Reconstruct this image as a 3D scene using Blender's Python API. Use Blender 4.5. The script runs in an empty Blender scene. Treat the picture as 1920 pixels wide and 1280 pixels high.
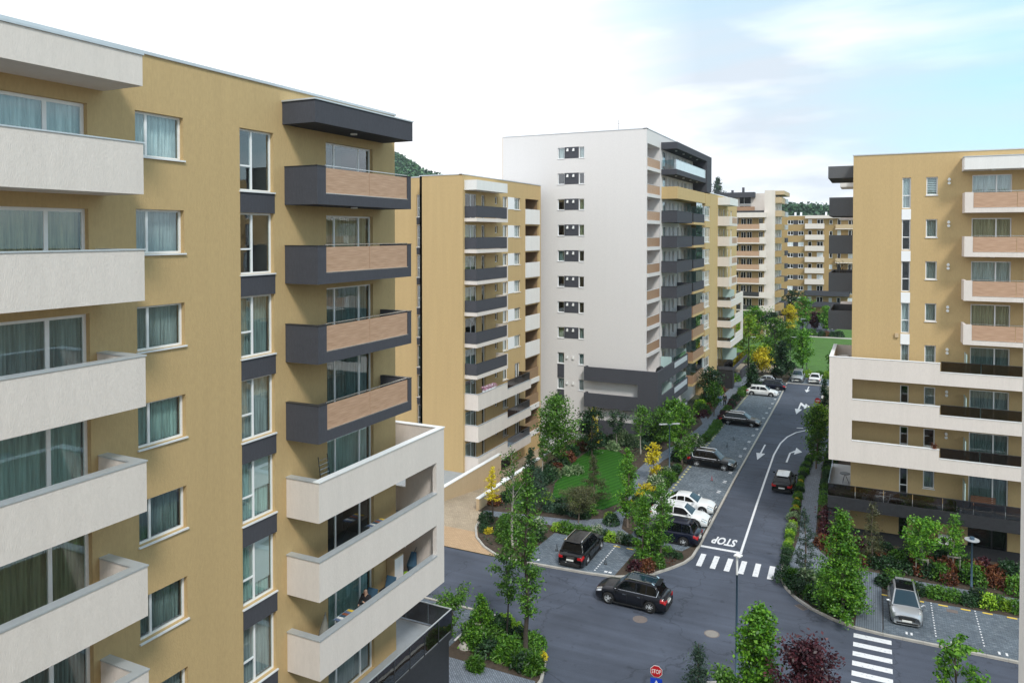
import bpy, math, random
import numpy as np
from mathutils import Vector, Matrix
R = math.radians
D = bpy.data
COL = bpy.context.scene.collection
random.seed(7)

# ------------------------------------------------------------------ camera, sky, sun, exposure
S = bpy.context.scene
cd = D.cameras.new('camera'); cam = D.objects.new('camera', cd); COL.objects.link(cam)
cam.location = (0, 0, 23); cam.rotation_euler = (R(90 - 1.21), 0, R(25.7))
cd.sensor_width = 36; cd.lens = 36 * 1414 / 1920; cd.shift_y = -0.0885
cd.clip_start = 0.3; cd.clip_end = 5000
S.camera = cam
S.view_settings.view_transform = 'Standard'; S.view_settings.look = 'None'
S.view_settings.gamma = 1; S.view_settings.use_curve_mapping = False
S.view_settings.exposure = 0.55
S.cycles.max_bounces = 8; S.cycles.transparent_max_bounces = 16
SUN_EL, SUN_AZ = 46, 138      # azimuth clockwise from +Y: the soft sun is behind the camera, to the right

W = D.worlds.new('World'); S.world = W; W.use_nodes = True
nt = W.node_tree; nt.nodes.clear()
def wn(t, **k):
    n = nt.nodes.new(t)
    for a, b in k.items(): setattr(n, a, b)
    return n
sky = wn('ShaderNodeTexSky', sky_type='NISHITA', sun_disc=False)
sky.sun_elevation = R(SUN_EL); sky.sun_rotation = R(SUN_AZ); sky.air_density = 1.0; sky.dust_density = 1.5
tc = wn('ShaderNodeTexCoord'); mp = wn('ShaderNodeMapping')
mp.inputs['Rotation'].default_value = (0.12, 0.25, 0.4); mp.inputs['Scale'].default_value = (1.0, 1.3, 4.2)
mp.inputs['Location'].default_value = (0.35, 0.1, 0.55)
n1 = wn('ShaderNodeTexNoise'); n1.inputs['Scale'].default_value = 1.25; n1.inputs['Detail'].default_value = 7
n1.inputs['Roughness'].default_value = 0.52; n1.inputs['Distortion'].default_value = 0.5
# cover thins out towards the east (+X)
sx = wn('ShaderNodeSeparateXYZ'); ma = wn('ShaderNodeMapRange'); ma.inputs['From Min'].default_value = -0.42; ma.inputs['From Max'].default_value = 0.12; ma.inputs['To Min'].default_value = 0.0; ma.inputs['To Max'].default_value = -0.24
ad = wn('ShaderNodeMath', operation='ADD')
cr = wn('ShaderNodeValToRGB'); cr.color_ramp.elements[0].position = 0.20; cr.color_ramp.elements[1].position = 0.42
n2 = wn('ShaderNodeTexNoise'); n2.inputs['Scale'].default_value = 2.2; n2.inputs['Detail'].default_value = 5
cc = wn('ShaderNodeMix', data_type='RGBA'); cc.inputs['A'].default_value = (5.3, 5.9, 6.6, 1); cc.inputs['B'].default_value = (10.2, 10.2, 10.4, 1)
mx = wn('ShaderNodeMix', data_type='RGBA')
gain = wn('ShaderNodeMix', data_type='RGBA', blend_type='MULTIPLY'); gain.inputs['Factor'].default_value = 1
gain.inputs['B'].default_value = (2.0, 2.3, 1.9, 1)
bg = wn('ShaderNodeBackground'); bg.inputs['Strength'].default_value = 0.10
out = wn('ShaderNodeOutputWorld')
L = nt.links.new
L(tc.outputs['Generated'], mp.inputs['Vector']); L(mp.outputs['Vector'], n1.inputs['Vector']); L(mp.outputs['Vector'], n2.inputs['Vector'])
L(tc.outputs['Generated'], sx.inputs[0]); L(sx.outputs['X'], ma.inputs[0]); L(n1.outputs['Fac'], ad.inputs[0]); L(ma.outputs[0], ad.inputs[1])
L(ad.outputs[0], cr.inputs['Fac']); q1 = wn('ShaderNodeMapRange'); q1.inputs['From Min'].default_value = 0.40; q1.inputs['From Max'].default_value = 0.60; L(n2.outputs['Fac'], q1.inputs[0])
q2 = wn('ShaderNodeMapRange'); q2.inputs['From Min'].default_value = -0.20; q2.inputs['From Max'].default_value = -0.42; L(sx.outputs['X'], q2.inputs[0])
q3 = wn('ShaderNodeMath', operation='ADD', use_clamp=True); L(q1.outputs[0], q3.inputs[0]); L(q2.outputs[0], q3.inputs[1]); L(q3.outputs[0], cc.inputs['Factor'])
hb_ = wn('ShaderNodeMix', data_type='RGBA'); hb_.inputs['Factor'].default_value = 0.7; hb_.inputs['B'].default_value = (3.2, 5.4, 6.7, 1)   # thin high veil over the blue
L(sky.outputs[0], gain.inputs['A']); L(gain.outputs['Result'], hb_.inputs['A']); L(cr.outputs['Color'], mx.inputs['Factor']); L(hb_.outputs['Result'], mx.inputs['A']); L(cc.outputs['Result'], mx.inputs['B'])
L(mx.outputs['Result'], bg.inputs['Color']); L(bg.outputs[0], out.inputs['Surface'])

sl = D.lights.new('sun', 'SUN'); so = D.objects.new('sun', sl); COL.objects.link(so)
sl.energy = 1.75; sl.angle = R(10); sl.color = (1.0, 0.95, 0.88)
az = R(SUN_AZ); el = R(SUN_EL)
sd = Vector((math.sin(az) * math.cos(el), math.cos(az) * math.cos(el), math.sin(el)))
so.rotation_euler = sd.to_track_quat('Z', 'Y').to_euler(); so.location = (0, 0, 80)

# ------------------------------------------------------------------ materials
def newmat(name):
    m = D.materials.new(name); m.use_nodes = True; t = m.node_tree; t.nodes.clear()
    o = t.nodes.new('ShaderNodeOutputMaterial'); b = t.nodes.new('ShaderNodeBsdfPrincipled')
    t.links.new(b.outputs[0], o.inputs['Surface']); return m, t, b, o
def nd(t, ty, ins=None, **k):
    n = t.nodes.new(ty)
    for a, v in k.items(): setattr(n, a, v)
    for a, v in (ins or {}).items(): n.inputs[a].default_value = v
    return n
def mat(name, col, rough=0.8, metal=0.0, var=0.10, scale=3.0, bump=0.0, bscale=40.0, stretch=(1, 1, 1), spec=0.5, world=False, stain=0.0):
    m, t, b, o = newmat(name); l = t.links.new
    tcn = nd(t, 'ShaderNodeTexCoord'); mpn = nd(t, 'ShaderNodeMapping', {'Scale': stretch})
    l(tcn.outputs['Object'], mpn.inputs['Vector'])
    b.inputs['Roughness'].default_value = rough; b.inputs['Metallic'].default_value = metal
    b.inputs['Specular IOR Level'].default_value = spec
    if var > 0:
        n = nd(t, 'ShaderNodeTexNoise', {'Scale': scale, 'Detail': 6.0, 'Roughness': 0.6}); l(mpn.outputs[0], n.inputs['Vector'])
        r = nd(t, 'ShaderNodeMapRange', {'From Min': 0.25, 'From Max': 0.75, 'To Min': 1 - var, 'To Max': 1 + var * 0.7}); l(n.outputs['Fac'], r.inputs[0])
        last = r.outputs[0]
        if stain > 0:      # big soft weathering patches
            m3 = nd(t, 'ShaderNodeMapping', {'Scale': (1.5, 1.5, 0.10)}); l(tcn.outputs['Object'], m3.inputs['Vector'])   # rain streaks run down the wall
            n3 = nd(t, 'ShaderNodeTexNoise', {'Scale': 1.1, 'Detail': 6.0, 'Roughness': .65}); l(m3.outputs[0], n3.inputs['Vector'])
            r3 = nd(t, 'ShaderNodeMapRange', {'From Min': 0.35, 'From Max': 0.62, 'To Min': 1 - stain, 'To Max': 1.0}); l(n3.outputs['Fac'], r3.inputs[0])
            mm = nd(t, 'ShaderNodeMath', operation='MULTIPLY'); l(last, mm.inputs[0]); l(r3.outputs[0], mm.inputs[1]); last = mm.outputs[0]
        v = nd(t, 'ShaderNodeVectorMath', operation='SCALE'); v.inputs[0].default_value = col; l(last, v.inputs['Scale'])
        l(v.outputs[0], b.inputs['Base Color'])
    else: b.inputs['Base Color'].default_value = (*col, 1)
    if bump > 0:
        n = nd(t, 'ShaderNodeTexNoise', {'Scale': bscale, 'Detail': 3.0}); l(mpn.outputs[0], n.inputs['Vector'])
        bp = nd(t, 'ShaderNodeBump', {'Strength': bump, 'Distance': 0.02}); l(n.outputs['Fac'], bp.inputs['Height']); l(bp.outputs[0], b.inputs['Normal'])
    return m
def plaster(name, col, var=0.09):
    return mat(name, col, rough=0.92, var=var, scale=9, bump=0.55, bscale=26, stretch=(1.6, 1.6, 0.45), spec=0.25, stain=0.055)
M = {}
M['ochre'] = plaster('ochre render', (0.51, 0.368, 0.188))
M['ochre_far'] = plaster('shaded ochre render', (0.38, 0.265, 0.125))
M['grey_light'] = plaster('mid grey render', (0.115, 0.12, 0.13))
M['ochre_pale'] = plaster('pale ochre render', (0.54, 0.395, 0.20))
M['tower'] = mat('tower white render', (0.67, 0.645, 0.645), rough=.92, var=.05, scale=6, bump=.4, bscale=26, stretch=(1.2, 1.2, .6), spec=.25, stain=.015)
M['cream'] = plaster('cream render', (0.69, 0.63, 0.59), 0.06)
M['white'] = plaster('white render', (0.74, 0.73, 0.72), 0.05)
M['grey'] = plaster('dark grey render', (0.068, 0.070, 0.084), 0.15)
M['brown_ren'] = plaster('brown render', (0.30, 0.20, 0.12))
M['beige'] = plaster('beige render', (0.52, 0.40, 0.26))
M['coping'] = mat('metal coping', (0.55, 0.58, 0.61), rough=0.4, metal=0.4, var=0.06)
M['coping_w'] = mat('white coping', (0.78, 0.79, 0.80), rough=0.5, var=0.04)
M['pvc'] = mat('white window plastic', (0.80, 0.81, 0.83), rough=0.35, var=0.02)
M['sill'] = mat('sill', (0.72, 0.73, 0.75), rough=0.4, var=0.03)
M['dark_metal'] = mat('dark metal', (0.035, 0.036, 0.04), rough=0.4, var=0.1)
M['steel'] = mat('steel', (0.6, 0.62, 0.65), rough=0.25, metal=0.9, var=0.03)
M['lamp_paint'] = mat('grey blue lamp paint', (0.05, 0.09, 0.14), rough=0.4, var=0.05)
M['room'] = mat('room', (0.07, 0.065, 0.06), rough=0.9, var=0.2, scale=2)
M['dark_tile'] = mat('dark stone cladding', (0.028, 0.029, 0.034), rough=0.45, var=0.3, scale=5)
M['rubber'] = mat('rubber', (0.012, 0.012, 0.013), rough=0.8, var=0.1)
M['rim'] = mat('alloy rim', (0.62, 0.64, 0.67), rough=0.35, metal=0.3, var=0.02)
M['chrome'] = mat('chrome', (0.75, 0.76, 0.78), rough=0.12, metal=1.0, var=0)
M['black_plastic'] = mat('black plastic', (0.015, 0.015, 0.016), rough=0.6, var=0)
M['plate'] = mat('number plate', (0.75, 0.75, 0.72), rough=0.4, var=0)
M['red'] = mat('sign red', (0.50, 0.012, 0.02), rough=0.4, var=0.04)
M['blue'] = mat('sign blue', (0.01, 0.06, 0.55), rough=0.4, var=0.04)
M['signwhite'] = mat('sign white', (0.8, 0.8, 0.8), rough=0.4, var=0)
M['bark'] = mat('bark', (0.13, 0.10, 0.08), rough=0.9, var=0.3, scale=8, bump=0.6)
M['bark_dark'] = mat('dark bark', (0.055, 0.045, 0.035), rough=0.9, var=0.3, scale=8)
M['bark_pale'] = mat('pale bark', (0.32, 0.30, 0.27), rough=0.9, var=0.3, scale=8)
M['soil'] = mat('mulch', (0.060, 0.043, 0.030), rough=1, var=0.5, scale=4, bump=1, bscale=12)
M['terrain'] = mat('terrain', (0.07, 0.075, 0.04), rough=1, var=0.4, scale=0.3)
M['kerb'] = mat('kerb concrete', (0.40, 0.38, 0.35), rough=0.9, var=0.18, scale=3, bump=0.3)
M['skin'] = mat('skin', (0.52, 0.32, 0.23), rough=0.6, var=0)
M['cloth_dark'] = mat('dark clothing', (0.02, 0.02, 0.025), rough=0.9, var=0.2)
M['cloth_blue'] = mat('blue clothing', (0.12, 0.17, 0.30), rough=0.9, var=0.1)
M['cloth_teal'] = mat('blue cushion fabric', (0.04, 0.10, 0.17), rough=0.9, var=0.15)
M['hair'] = mat('hair', (0.02, 0.014, 0.01), rough=0.6, var=0)
M['parasol'] = mat('folded parasol', (0.20, 0.20, 0.18), rough=0.9, var=0.3)
M['table_top'] = mat('table top', (0.35, 0.33, 0.33), rough=0.6, var=0.3, scale=8)
M['deck'] = mat('terrace tiles', (0.30, 0.33, 0.36), rough=0.6, var=0.12, scale=2)
M['pot'] = mat('terracotta', (0.3, 0.1, 0.05), rough=0.8, var=0.1)
M['wood_dark'] = mat('brown wood', (0.16, 0.07, 0.035), rough=0.6, var=0.3, scale=6)
def worn_paint():
    m, t, b, o = newmat('road paint'); l = t.links.new; b.inputs['Roughness'].default_value = .8
    tcn = nd(t, 'ShaderNodeTexCoord'); n = nd(t, 'ShaderNodeTexNoise', {'Scale': 6.0, 'Detail': 8.0, 'Roughness': .75}); l(tcn.outputs['Object'], n.inputs['Vector'])
    r = nd(t, 'ShaderNodeValToRGB'); e = r.color_ramp.elements; e[0].position = .30; e[0].color = (.12, .13, .15, 1); e[1].position = .44; e[1].color = (.66, .67, .70, 1); x = e.new(.75); x.color = (.76, .77, .79, 1)
    l(n.outputs['Fac'], r.inputs[0]); l(r.outputs[0], b.inputs['Base Color']); return m
M['paint'] = worn_paint()
M['yellow'] = mat('yellow paint', (0.72, 0.50, 0.06), rough=0.8, var=0.15)
M['iron'] = mat('cast iron', (0.17, 0.14, 0.13), rough=0.8, var=0.3, scale=12, bump=0.6, bscale=60)
M['cover'] = mat('pale manhole cover', (0.25, 0.23, 0.21), rough=0.85, var=0.2, scale=12, bump=0.6, bscale=60)
M['pale_green'] = mat('pale frosted glass', (0.45, 0.60, 0.60), rough=0.3, var=0.04)
M['white_frost'] = mat('white glass', (0.62, 0.68, 0.74), rough=0.2, var=0.03)
M['head_light'] = mat('headlight', (0.55, 0.58, 0.62), rough=0.1, metal=0.6, var=0)
M['tail_light'] = mat('tail light', (0.42, 0.01, 0.012), rough=0.15, var=0)

def wood(name, a, b_):
    m, t, b, o = newmat(name); l = t.links.new
    tcn = nd(t, 'ShaderNodeTexCoord'); mpn = nd(t, 'ShaderNodeMapping', {'Scale': (0.5, 0.5, 9)}); l(tcn.outputs['Object'], mpn.inputs['Vector'])
    n = nd(t, 'ShaderNodeTexNoise', {'Scale': 3.0, 'Detail': 7.0}); l(mpn.outputs[0], n.inputs['Vector'])
    r = nd(t, 'ShaderNodeValToRGB'); r.color_ramp.elements[0].position = .3; r.color_ramp.elements[1].position = .7
    r.color_ramp.elements[0].color = (*a, 1); r.color_ramp.elements[1].color = (*b_, 1)
    l(n.outputs['Fac'], r.inputs[0]); l(r.outputs[0], b.inputs['Base Color']); b.inputs['Roughness'].default_value = .55
    return m
M['wood'] = wood('wood panel', (0.36, 0.215, 0.135), (0.52, 0.34, 0.235))
M['wood_far'] = wood('brown panel', (0.30, 0.17, 0.10), (0.40, 0.25, 0.16))

def glass(name, tint, f0=0.10, gcol=(0.9, 0.95, 1.0)):
    m = D.materials.new(name); m.use_nodes = True; t = m.node_tree; t.nodes.clear(); l = t.links.new
    o = nd(t, 'ShaderNodeOutputMaterial'); a = nd(t, 'ShaderNodeBsdfTransparent', {'Color': (*tint, 1)})
    g = nd(t, 'ShaderNodeBsdfGlossy', {'Color': (*gcol, 1), 'Roughness': 0.015}); f = nd(t, 'ShaderNodeFresnel', {'IOR': 1.5})
    ad_ = nd(t, 'ShaderNodeMath', operation='MULTIPLY_ADD'); ad_.inputs[1].default_value = 1.7; ad_.inputs[2].default_value = f0; ad_.use_clamp = True
    tcn = nd(t, 'ShaderNodeTexCoord'); n = nd(t, 'ShaderNodeTexNoise', {'Scale': 1.3, 'Detail': 1.0}); l(tcn.outputs['Object'], n.inputs['Vector'])
    bp = nd(t, 'ShaderNodeBump', {'Strength': 0.05, 'Distance': 0.05}); l(n.outputs['Fac'], bp.inputs['Height']); l(bp.outputs[0], g.inputs['Normal'])
    mx_ = nd(t, 'ShaderNodeMixShader'); l(f.outputs[0], ad_.inputs[0])
    ge = nd(t, 'ShaderNodeNewGeometry'); fr = nd(t, 'ShaderNodeMath', operation='SUBTRACT'); fr.inputs[0].default_value = 1; l(ge.outputs['Backfacing'], fr.inputs[1])   # the inner face of the pane does not mirror again
    mf = nd(t, 'ShaderNodeMath', operation='MULTIPLY'); l(ad_.outputs[0], mf.inputs[0]); l(fr.outputs[0], mf.inputs[1]); l(mf.outputs[0], mx_.inputs[0]); l(a.outputs[0], mx_.inputs[1]); l(g.outputs[0], mx_.inputs[2])
    l(mx_.outputs[0], o.inputs['Surface']); return m
M['glass'] = glass('window glass', (0.86, 0.92, 0.92), 0.08)
M['dark_glass'] = glass('smoked rail glass', (0.26, 0.22, 0.20), 0.03)
M['teal_glass'] = glass('teal screen glass', (0.18, 0.36, 0.38), 0.10)
M['clear_glass'] = glass('clear rail glass', (0.70, 0.80, 0.82), 0.12)
M['car_glass'] = mat('car glass', (0.004, 0.005, 0.006), rough=0.03, var=0, spec=0.4)
M['car_glass_blue'] = mat('car windscreen', (0.012, 0.03, 0.045), rough=0.03, var=0, spec=0.55)
def carpaint(name, col, metal=0.0):
    m, t, b, o = newmat(name); b.inputs['Base Color'].default_value = (*col, 1); b.inputs['Metallic'].default_value = metal
    b.inputs['Roughness'].default_value = 0.32; b.inputs['Specular IOR Level'].default_value = 0.15; b.inputs['Coat Weight'].default_value = 0.7; b.inputs['Coat Roughness'].default_value = 0.03; b.inputs['Coat IOR'].default_value = 1.42
    n = nd(t, 'ShaderNodeTexNoise', {'Scale': 1.1, 'Detail': 2.0}); r = nd(t, 'ShaderNodeMapRange', {'To Min': 0.25, 'To Max': 0.42})
    t.links.new(n.outputs['Fac'], r.inputs[0]); t.links.new(r.outputs[0], b.inputs['Roughness']); return m
M['p_black'] = carpaint('black car paint', (0.004, 0.0045, 0.006)); M['p_char'] = carpaint('charcoal car paint', (0.009, 0.010, 0.015), .0)
M['p_white'] = carpaint('white car paint', (0.70, 0.71, 0.72), 0); M['p_silver'] = carpaint('silver car paint', (0.42, 0.44, 0.47), .6)
M['p_navy'] = carpaint('navy car paint', (0.004, 0.006, 0.018)); M['p_grey'] = carpaint('light grey car paint', (0.33, 0.35, 0.36), .4)

def curtain(name, col, tr=0.12):
    m = D.materials.new(name); m.use_nodes = True; t = m.node_tree; t.nodes.clear(); l = t.links.new
    o = nd(t, 'ShaderNodeOutputMaterial'); d = nd(t, 'ShaderNodeBsdfDiffuse'); r = nd(t, 'ShaderNodeBsdfTranslucent', {'Color': (*col, 1)})
    tcn = nd(t, 'ShaderNodeTexCoord'); mpn = nd(t, 'ShaderNodeMapping', {'Scale': (7, 1, 0.3)}); l(tcn.outputs['Object'], mpn.inputs['Vector'])
    n = nd(t, 'ShaderNodeTexNoise', {'Scale': 2.5, 'Detail': 3.0}); l(mpn.outputs[0], n.inputs['Vector'])
    rr = nd(t, 'ShaderNodeMapRange', {'From Min': .3, 'From Max': .7, 'To Min': .55, 'To Max': 1.1}); l(n.outputs['Fac'], rr.inputs[0])
    v = nd(t, 'ShaderNodeVectorMath', operation='SCALE'); v.inputs[0].default_value = col; l(rr.outputs[0], v.inputs['Scale']); l(v.outputs[0], d.inputs['Color'])
    mx_ = nd(t, 'ShaderNodeMixShader'); mx_.inputs[0].default_value = tr; l(d.outputs[0], mx_.inputs[1]); l(r.outputs[0], mx_.inputs[2]); l(mx_.outputs[0], o.inputs['Surface']); return m
CURT = [curtain('white net curtain', (0.84, 0.86, 0.87)), curtain('teal curtain', (0.33, 0.40, 0.39)), curtain('grey curtain', (0.50, 0.53, 0.53)),
        curtain('sand curtain', (0.70, 0.60, 0.42)), curtain('olive curtain', (0.42, 0.42, 0.26)), curtain('pale teal curtain', (0.58, 0.74, 0.70))]
M['blind'] = mat('window blind', (0.62, 0.65, 0.66), rough=0.8, var=0.05)

def leafmat(name, c1, c2, c3, tr=0.25):
    m = D.materials.new(name); m.use_nodes = True; t = m.node_tree; t.nodes.clear(); l = t.links.new
    o = nd(t, 'ShaderNodeOutputMaterial'); g = nd(t, 'ShaderNodeNewGeometry'); oi = nd(t, 'ShaderNodeObjectInfo')
    r = nd(t, 'ShaderNodeValToRGB'); e = r.color_ramp.elements; e[0].color = (*c1, 1); e[1].color = (*c3, 1)
    x = e.new(0.5); x.color = (*c2, 1); l(g.outputs['Random Per Island'], r.inputs[0])
    hv = nd(t, 'ShaderNodeHueSaturation', {'Saturation': 1.0}); q = nd(t, 'ShaderNodeMapRange', {'To Min': 0.78, 'To Max': 1.22}); l(oi.outputs['Random'], q.inputs[0])
    l(q.outputs[0], hv.inputs['Value']); l(r.outputs[0], hv.inputs['Color'])
    d = nd(t, 'ShaderNodeBsdfDiffuse'); tr_ = nd(t, 'ShaderNodeBsdfTranslucent'); gl = nd(t, 'ShaderNodeBsdfGlossy', {'Roughness': 0.45, 'Color': (0.5, 0.5, 0.5, 1)})
    l(hv.outputs[0], d.inputs['Color']); l(hv.outputs[0], tr_.inputs['Color'])
    a = nd(t, 'ShaderNodeMixShader'); a.inputs[0].default_value = tr * .6; l(d.outputs[0], a.inputs[1]); l(tr_.outputs[0], a.inputs[2])
    b = nd(t, 'ShaderNodeMixShader'); b.inputs[0].default_value = 0.05; l(a.outputs[0], b.inputs[1]); l(gl.outputs[0], b.inputs[2])
    l(b.outputs[0], o.inputs['Surface']); return m
LF = {
 'green': leafmat('mid green leaves', (0.025, 0.08, 0.010), (0.06, 0.17, 0.016), (0.14, 0.29, 0.03)),
 'bright': leafmat('bright green leaves', (0.03, 0.105, 0.010), (0.075, 0.225, 0.016), (0.18, 0.37, 0.028)),
 'lime': leafmat('lime leaves', (0.09, 0.20, 0.015), (0.22, 0.40, 0.02), (0.38, 0.55, 0.05)),
 'dark': leafmat('dark green leaves', (0.008, 0.028, 0.012), (0.018, 0.055, 0.020), (0.045, 0.11, 0.035)),
 'conifer': leafmat('blue green needles', (0.018, 0.045, 0.032), (0.035, 0.08, 0.05), (0.08, 0.14, 0.085), 0.1),
 'olive': leafmat('brownish needles', (0.03, 0.035, 0.018), (0.07, 0.075, 0.03), (0.14, 0.15, 0.06), 0.1),
 'yellow': leafmat('yellow leaves', (0.34, 0.28, 0.01), (0.62, 0.51, 0.02), (0.80, 0.70, 0.05), 0.35),
 'maroon': leafmat('maroon leaves', (0.022, 0.006, 0.012), (0.055, 0.014, 0.022), (0.13, 0.035, 0.045)),
 'red': leafmat('red brown leaves', (0.05, 0.018, 0.012), (0.13, 0.04, 0.02), (0.24, 0.10, 0.04)),
 'varieg': leafmat('variegated leaves', (0.05, 0.12, 0.04), (0.14, 0.24, 0.10), (0.42, 0.50, 0.28)),
 'white_fl': leafmat('white flowering leaves', (0.03, 0.09, 0.02), (0.07, 0.16, 0.04), (0.65, 0.66, 0.52)),
 'pink_fl': leafmat('pink flowers', (0.5, 0.12, 0.3), (0.7, 0.45, 0.55), (0.8, 0.75, 0.8)),
 'grass': leafmat('grass blades', (0.018, 0.08, 0.009), (0.03, 0.115, 0.012), (0.055, 0.16, 0.02)),
 'far': leafmat('far forest leaves', (0.012, 0.045, 0.022), (0.035, 0.10, 0.045), (0.09, 0.19, 0.08), 0.1),
}

def asphalt():
    m, t, b, o = newmat('asphalt'); l = t.links.new; b.inputs['Roughness'].default_value = 0.82; b.inputs['Specular IOR Level'].default_value = 0.35
    tcn = nd(t, 'ShaderNodeTexCoord')
    f = nd(t, 'ShaderNodeTexNoise', {'Scale': 28.0, 'Detail': 5.0}); l(tcn.outputs['Object'], f.inputs['Vector'])
    g = nd(t, 'ShaderNodeTexNoise', {'Scale': 0.22, 'Detail': 5.0, 'Roughness': .6}); l(tcn.outputs['Object'], g.inputs['Vector'])
    mpn = nd(t, 'ShaderNodeMapping', {'Scale': (0.12, 1.4, 1)}); l(tcn.outputs['Object'], mpn.inputs['Vector'])
    h = nd(t, 'ShaderNodeTexNoise', {'Scale': 1.2, 'Detail': 4.0}); l(mpn.outputs[0], h.inputs['Vector'])
    r1 = nd(t, 'ShaderNodeMapRange', {'From Min': .3, 'From Max': .7, 'To Min': .8, 'To Max': 1.2}); l(f.outputs['Fac'], r1.inputs[0])
    r2 = nd(t, 'ShaderNodeMapRange', {'From Min': .3, 'From Max': .7, 'To Min': .76, 'To Max': 1.2}); l(g.outputs['Fac'], r2.inputs[0])
    r3 = nd(t, 'ShaderNodeMapRange', {'From Min': .3, 'From Max': .7, 'To Min': .84, 'To Max': 1.12}); l(h.outputs['Fac'], r3.inputs[0])
    a = nd(t, 'ShaderNodeMath', operation='MULTIPLY'); l(r1.outputs[0], a.inputs[0]); l(r2.outputs[0], a.inputs[1])
    c = nd(t, 'ShaderNodeMath', operation='MULTIPLY'); l(a.outputs[0], c.inputs[0]); l(r3.outputs[0], c.inputs[1])
    vo = nd(t, 'ShaderNodeTexVoronoi', {'Scale': 0.16}, feature='DISTANCE_TO_EDGE'); wv = nd(t, 'ShaderNodeTexNoise', {'Scale': 0.9, 'Detail': 5.0}); l(tcn.outputs['Object'], wv.inputs['Vector'])
    wa = nd(t, 'ShaderNodeVectorMath', operation='MULTIPLY_ADD'); wa.inputs[1].default_value = (2.4, 2.4, 0); l(wv.outputs['Color'], wa.inputs[0]); l(tcn.outputs['Object'], wa.inputs[2]); l(wa.outputs[0], vo.inputs['Vector'])
    rc = nd(t, 'ShaderNodeMapRange', {'From Min': 0.0, 'From Max': 0.010, 'To Min': .62, 'To Max': 1.0}); l(vo.outputs['Distance'], rc.inputs[0])   # thin cracks
    sp = nd(t, 'ShaderNodeTexNoise', {'Scale': 1.7, 'Detail': 2.0}); l(tcn.outputs['Object'], sp.inputs['Vector']); rs_ = nd(t, 'ShaderNodeMapRange', {'From Min': .64, 'From Max': .74, 'To Min': 1.0, 'To Max': .72}); l(sp.outputs['Fac'], rs_.inputs[0])   # oil spots
    c2 = nd(t, 'ShaderNodeMath', operation='MULTIPLY'); l(c.outputs[0], c2.inputs[0]); l(rc.outputs[0], c2.inputs[1]); c3 = nd(t, 'ShaderNodeMath', operation='MULTIPLY'); l(c2.outputs[0], c3.inputs[0]); l(rs_.outputs[0], c3.inputs[1]); c = c3
    v = nd(t, 'ShaderNodeVectorMath', operation='SCALE'); v.inputs[0].default_value = (0.066, 0.078, 0.108); l(c.outputs[0], v.inputs['Scale']); l(v.outputs[0], b.inputs['Base Color'])
    bp = nd(t, 'ShaderNodeBump', {'Strength': .4, 'Distance': .01}); l(f.outputs['Fac'], bp.inputs['Height']); l(bp.outputs[0], b.inputs['Normal'])
    return m
M['asphalt'] = asphalt()
def pavers(name, c1, c2, mortar, bw, bh, rotz=0, dirt=0.5, spots=0.0):
    m, t, b, o = newmat(name); l = t.links.new; b.inputs['Roughness'].default_value = 0.85
    tcn = nd(t, 'ShaderNodeTexCoord'); mpn = nd(t, 'ShaderNodeMapping', {'Rotation': (0, 0, rotz)}); l(tcn.outputs['Object'], mpn.inputs['Vector'])
    k = nd(t, 'ShaderNodeTexBrick', {'Color1': (*c1, 1), 'Color2': (*c2, 1), 'Mortar': (*mortar, 1), 'Scale': 1.0, 'Mortar Size': 0.012, 'Brick Width': bw, 'Row Height': bh, 'Bias': 0.0})
    l(mpn.outputs[0], k.inputs['Vector'])
    g = nd(t, 'ShaderNodeTexNoise', {'Scale': 0.6, 'Detail': 6.0, 'Roughness': .65}); l(tcn.outputs['Object'], g.inputs['Vector'])
    r = nd(t, 'ShaderNodeMapRange', {'From Min': .3, 'From Max': .7, 'To Min': 1 - dirt * .5, 'To Max': 1 + dirt * .35}); l(g.outputs['Fac'], r.inputs[0])
    v = nd(t, 'ShaderNodeVectorMath', operation='SCALE'); l(k.outputs['Color'], v.inputs[0]); l(r.outputs[0], v.inputs['Scale'])
    last = v.outputs[0]
    if spots:
        n = nd(t, 'ShaderNodeTexNoise', {'Scale': 9.0, 'Detail': 3.0}); mq = nd(t, 'ShaderNodeMapping', {'Scale': (.35, 1, 1)}); l(tcn.outputs['Object'], mq.inputs['Vector']); l(mq.outputs[0], n.inputs['Vector'])
        q = nd(t, 'ShaderNodeMapRange', {'From Min': .56, 'From Max': .68, 'To Min': 0, 'To Max': spots}); l(n.outputs['Fac'], q.inputs[0])
        x = nd(t, 'ShaderNodeMix', data_type='RGBA'); x.inputs['B'].default_value = (0.34, 0.38, 0.42, 1); l(q.outputs[0], x.inputs['Factor']); l(last, x.inputs['A']); last = x.outputs['Result']
    l(last, b.inputs['Base Color'])
    bp = nd(t, 'ShaderNodeBump', {'Strength': .5, 'Distance': .01}); l(k.outputs['Fac'], bp.inputs['Height']); bp.invert = True; l(bp.outputs[0], b.inputs['Normal'])
    return m
M['park'] = pavers('parking pavers', (0.15, 0.185, 0.225), (0.09, 0.115, 0.145), (0.055, 0.065, 0.07), .26, .13, R(90), .6, .5)
M['park_side'] = pavers('parking pavers blue', (0.14, 0.175, 0.215), (0.09, 0.115, 0.15), (0.055, 0.065, 0.07), .26, .13, 0, .55, .35)
M['path'] = pavers('path pavers', (0.20, 0.23, 0.28), (0.135, 0.16, 0.20), (0.07, 0.08, 0.09), .22, .11, R(45), .3, .15)
M['path_long'] = pavers('long path pavers', (0.15, 0.18, 0.22), (0.12, 0.145, 0.18), (0.05, 0.06, 0.07), 2.4, .12, R(90), .3, .1)
M['drive'] = pavers('driveway pavers', (0.46, 0.37, 0.27), (0.36, 0.29, 0.21), (0.24, 0.20, 0.15), .22, .11, R(20), .3)
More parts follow.
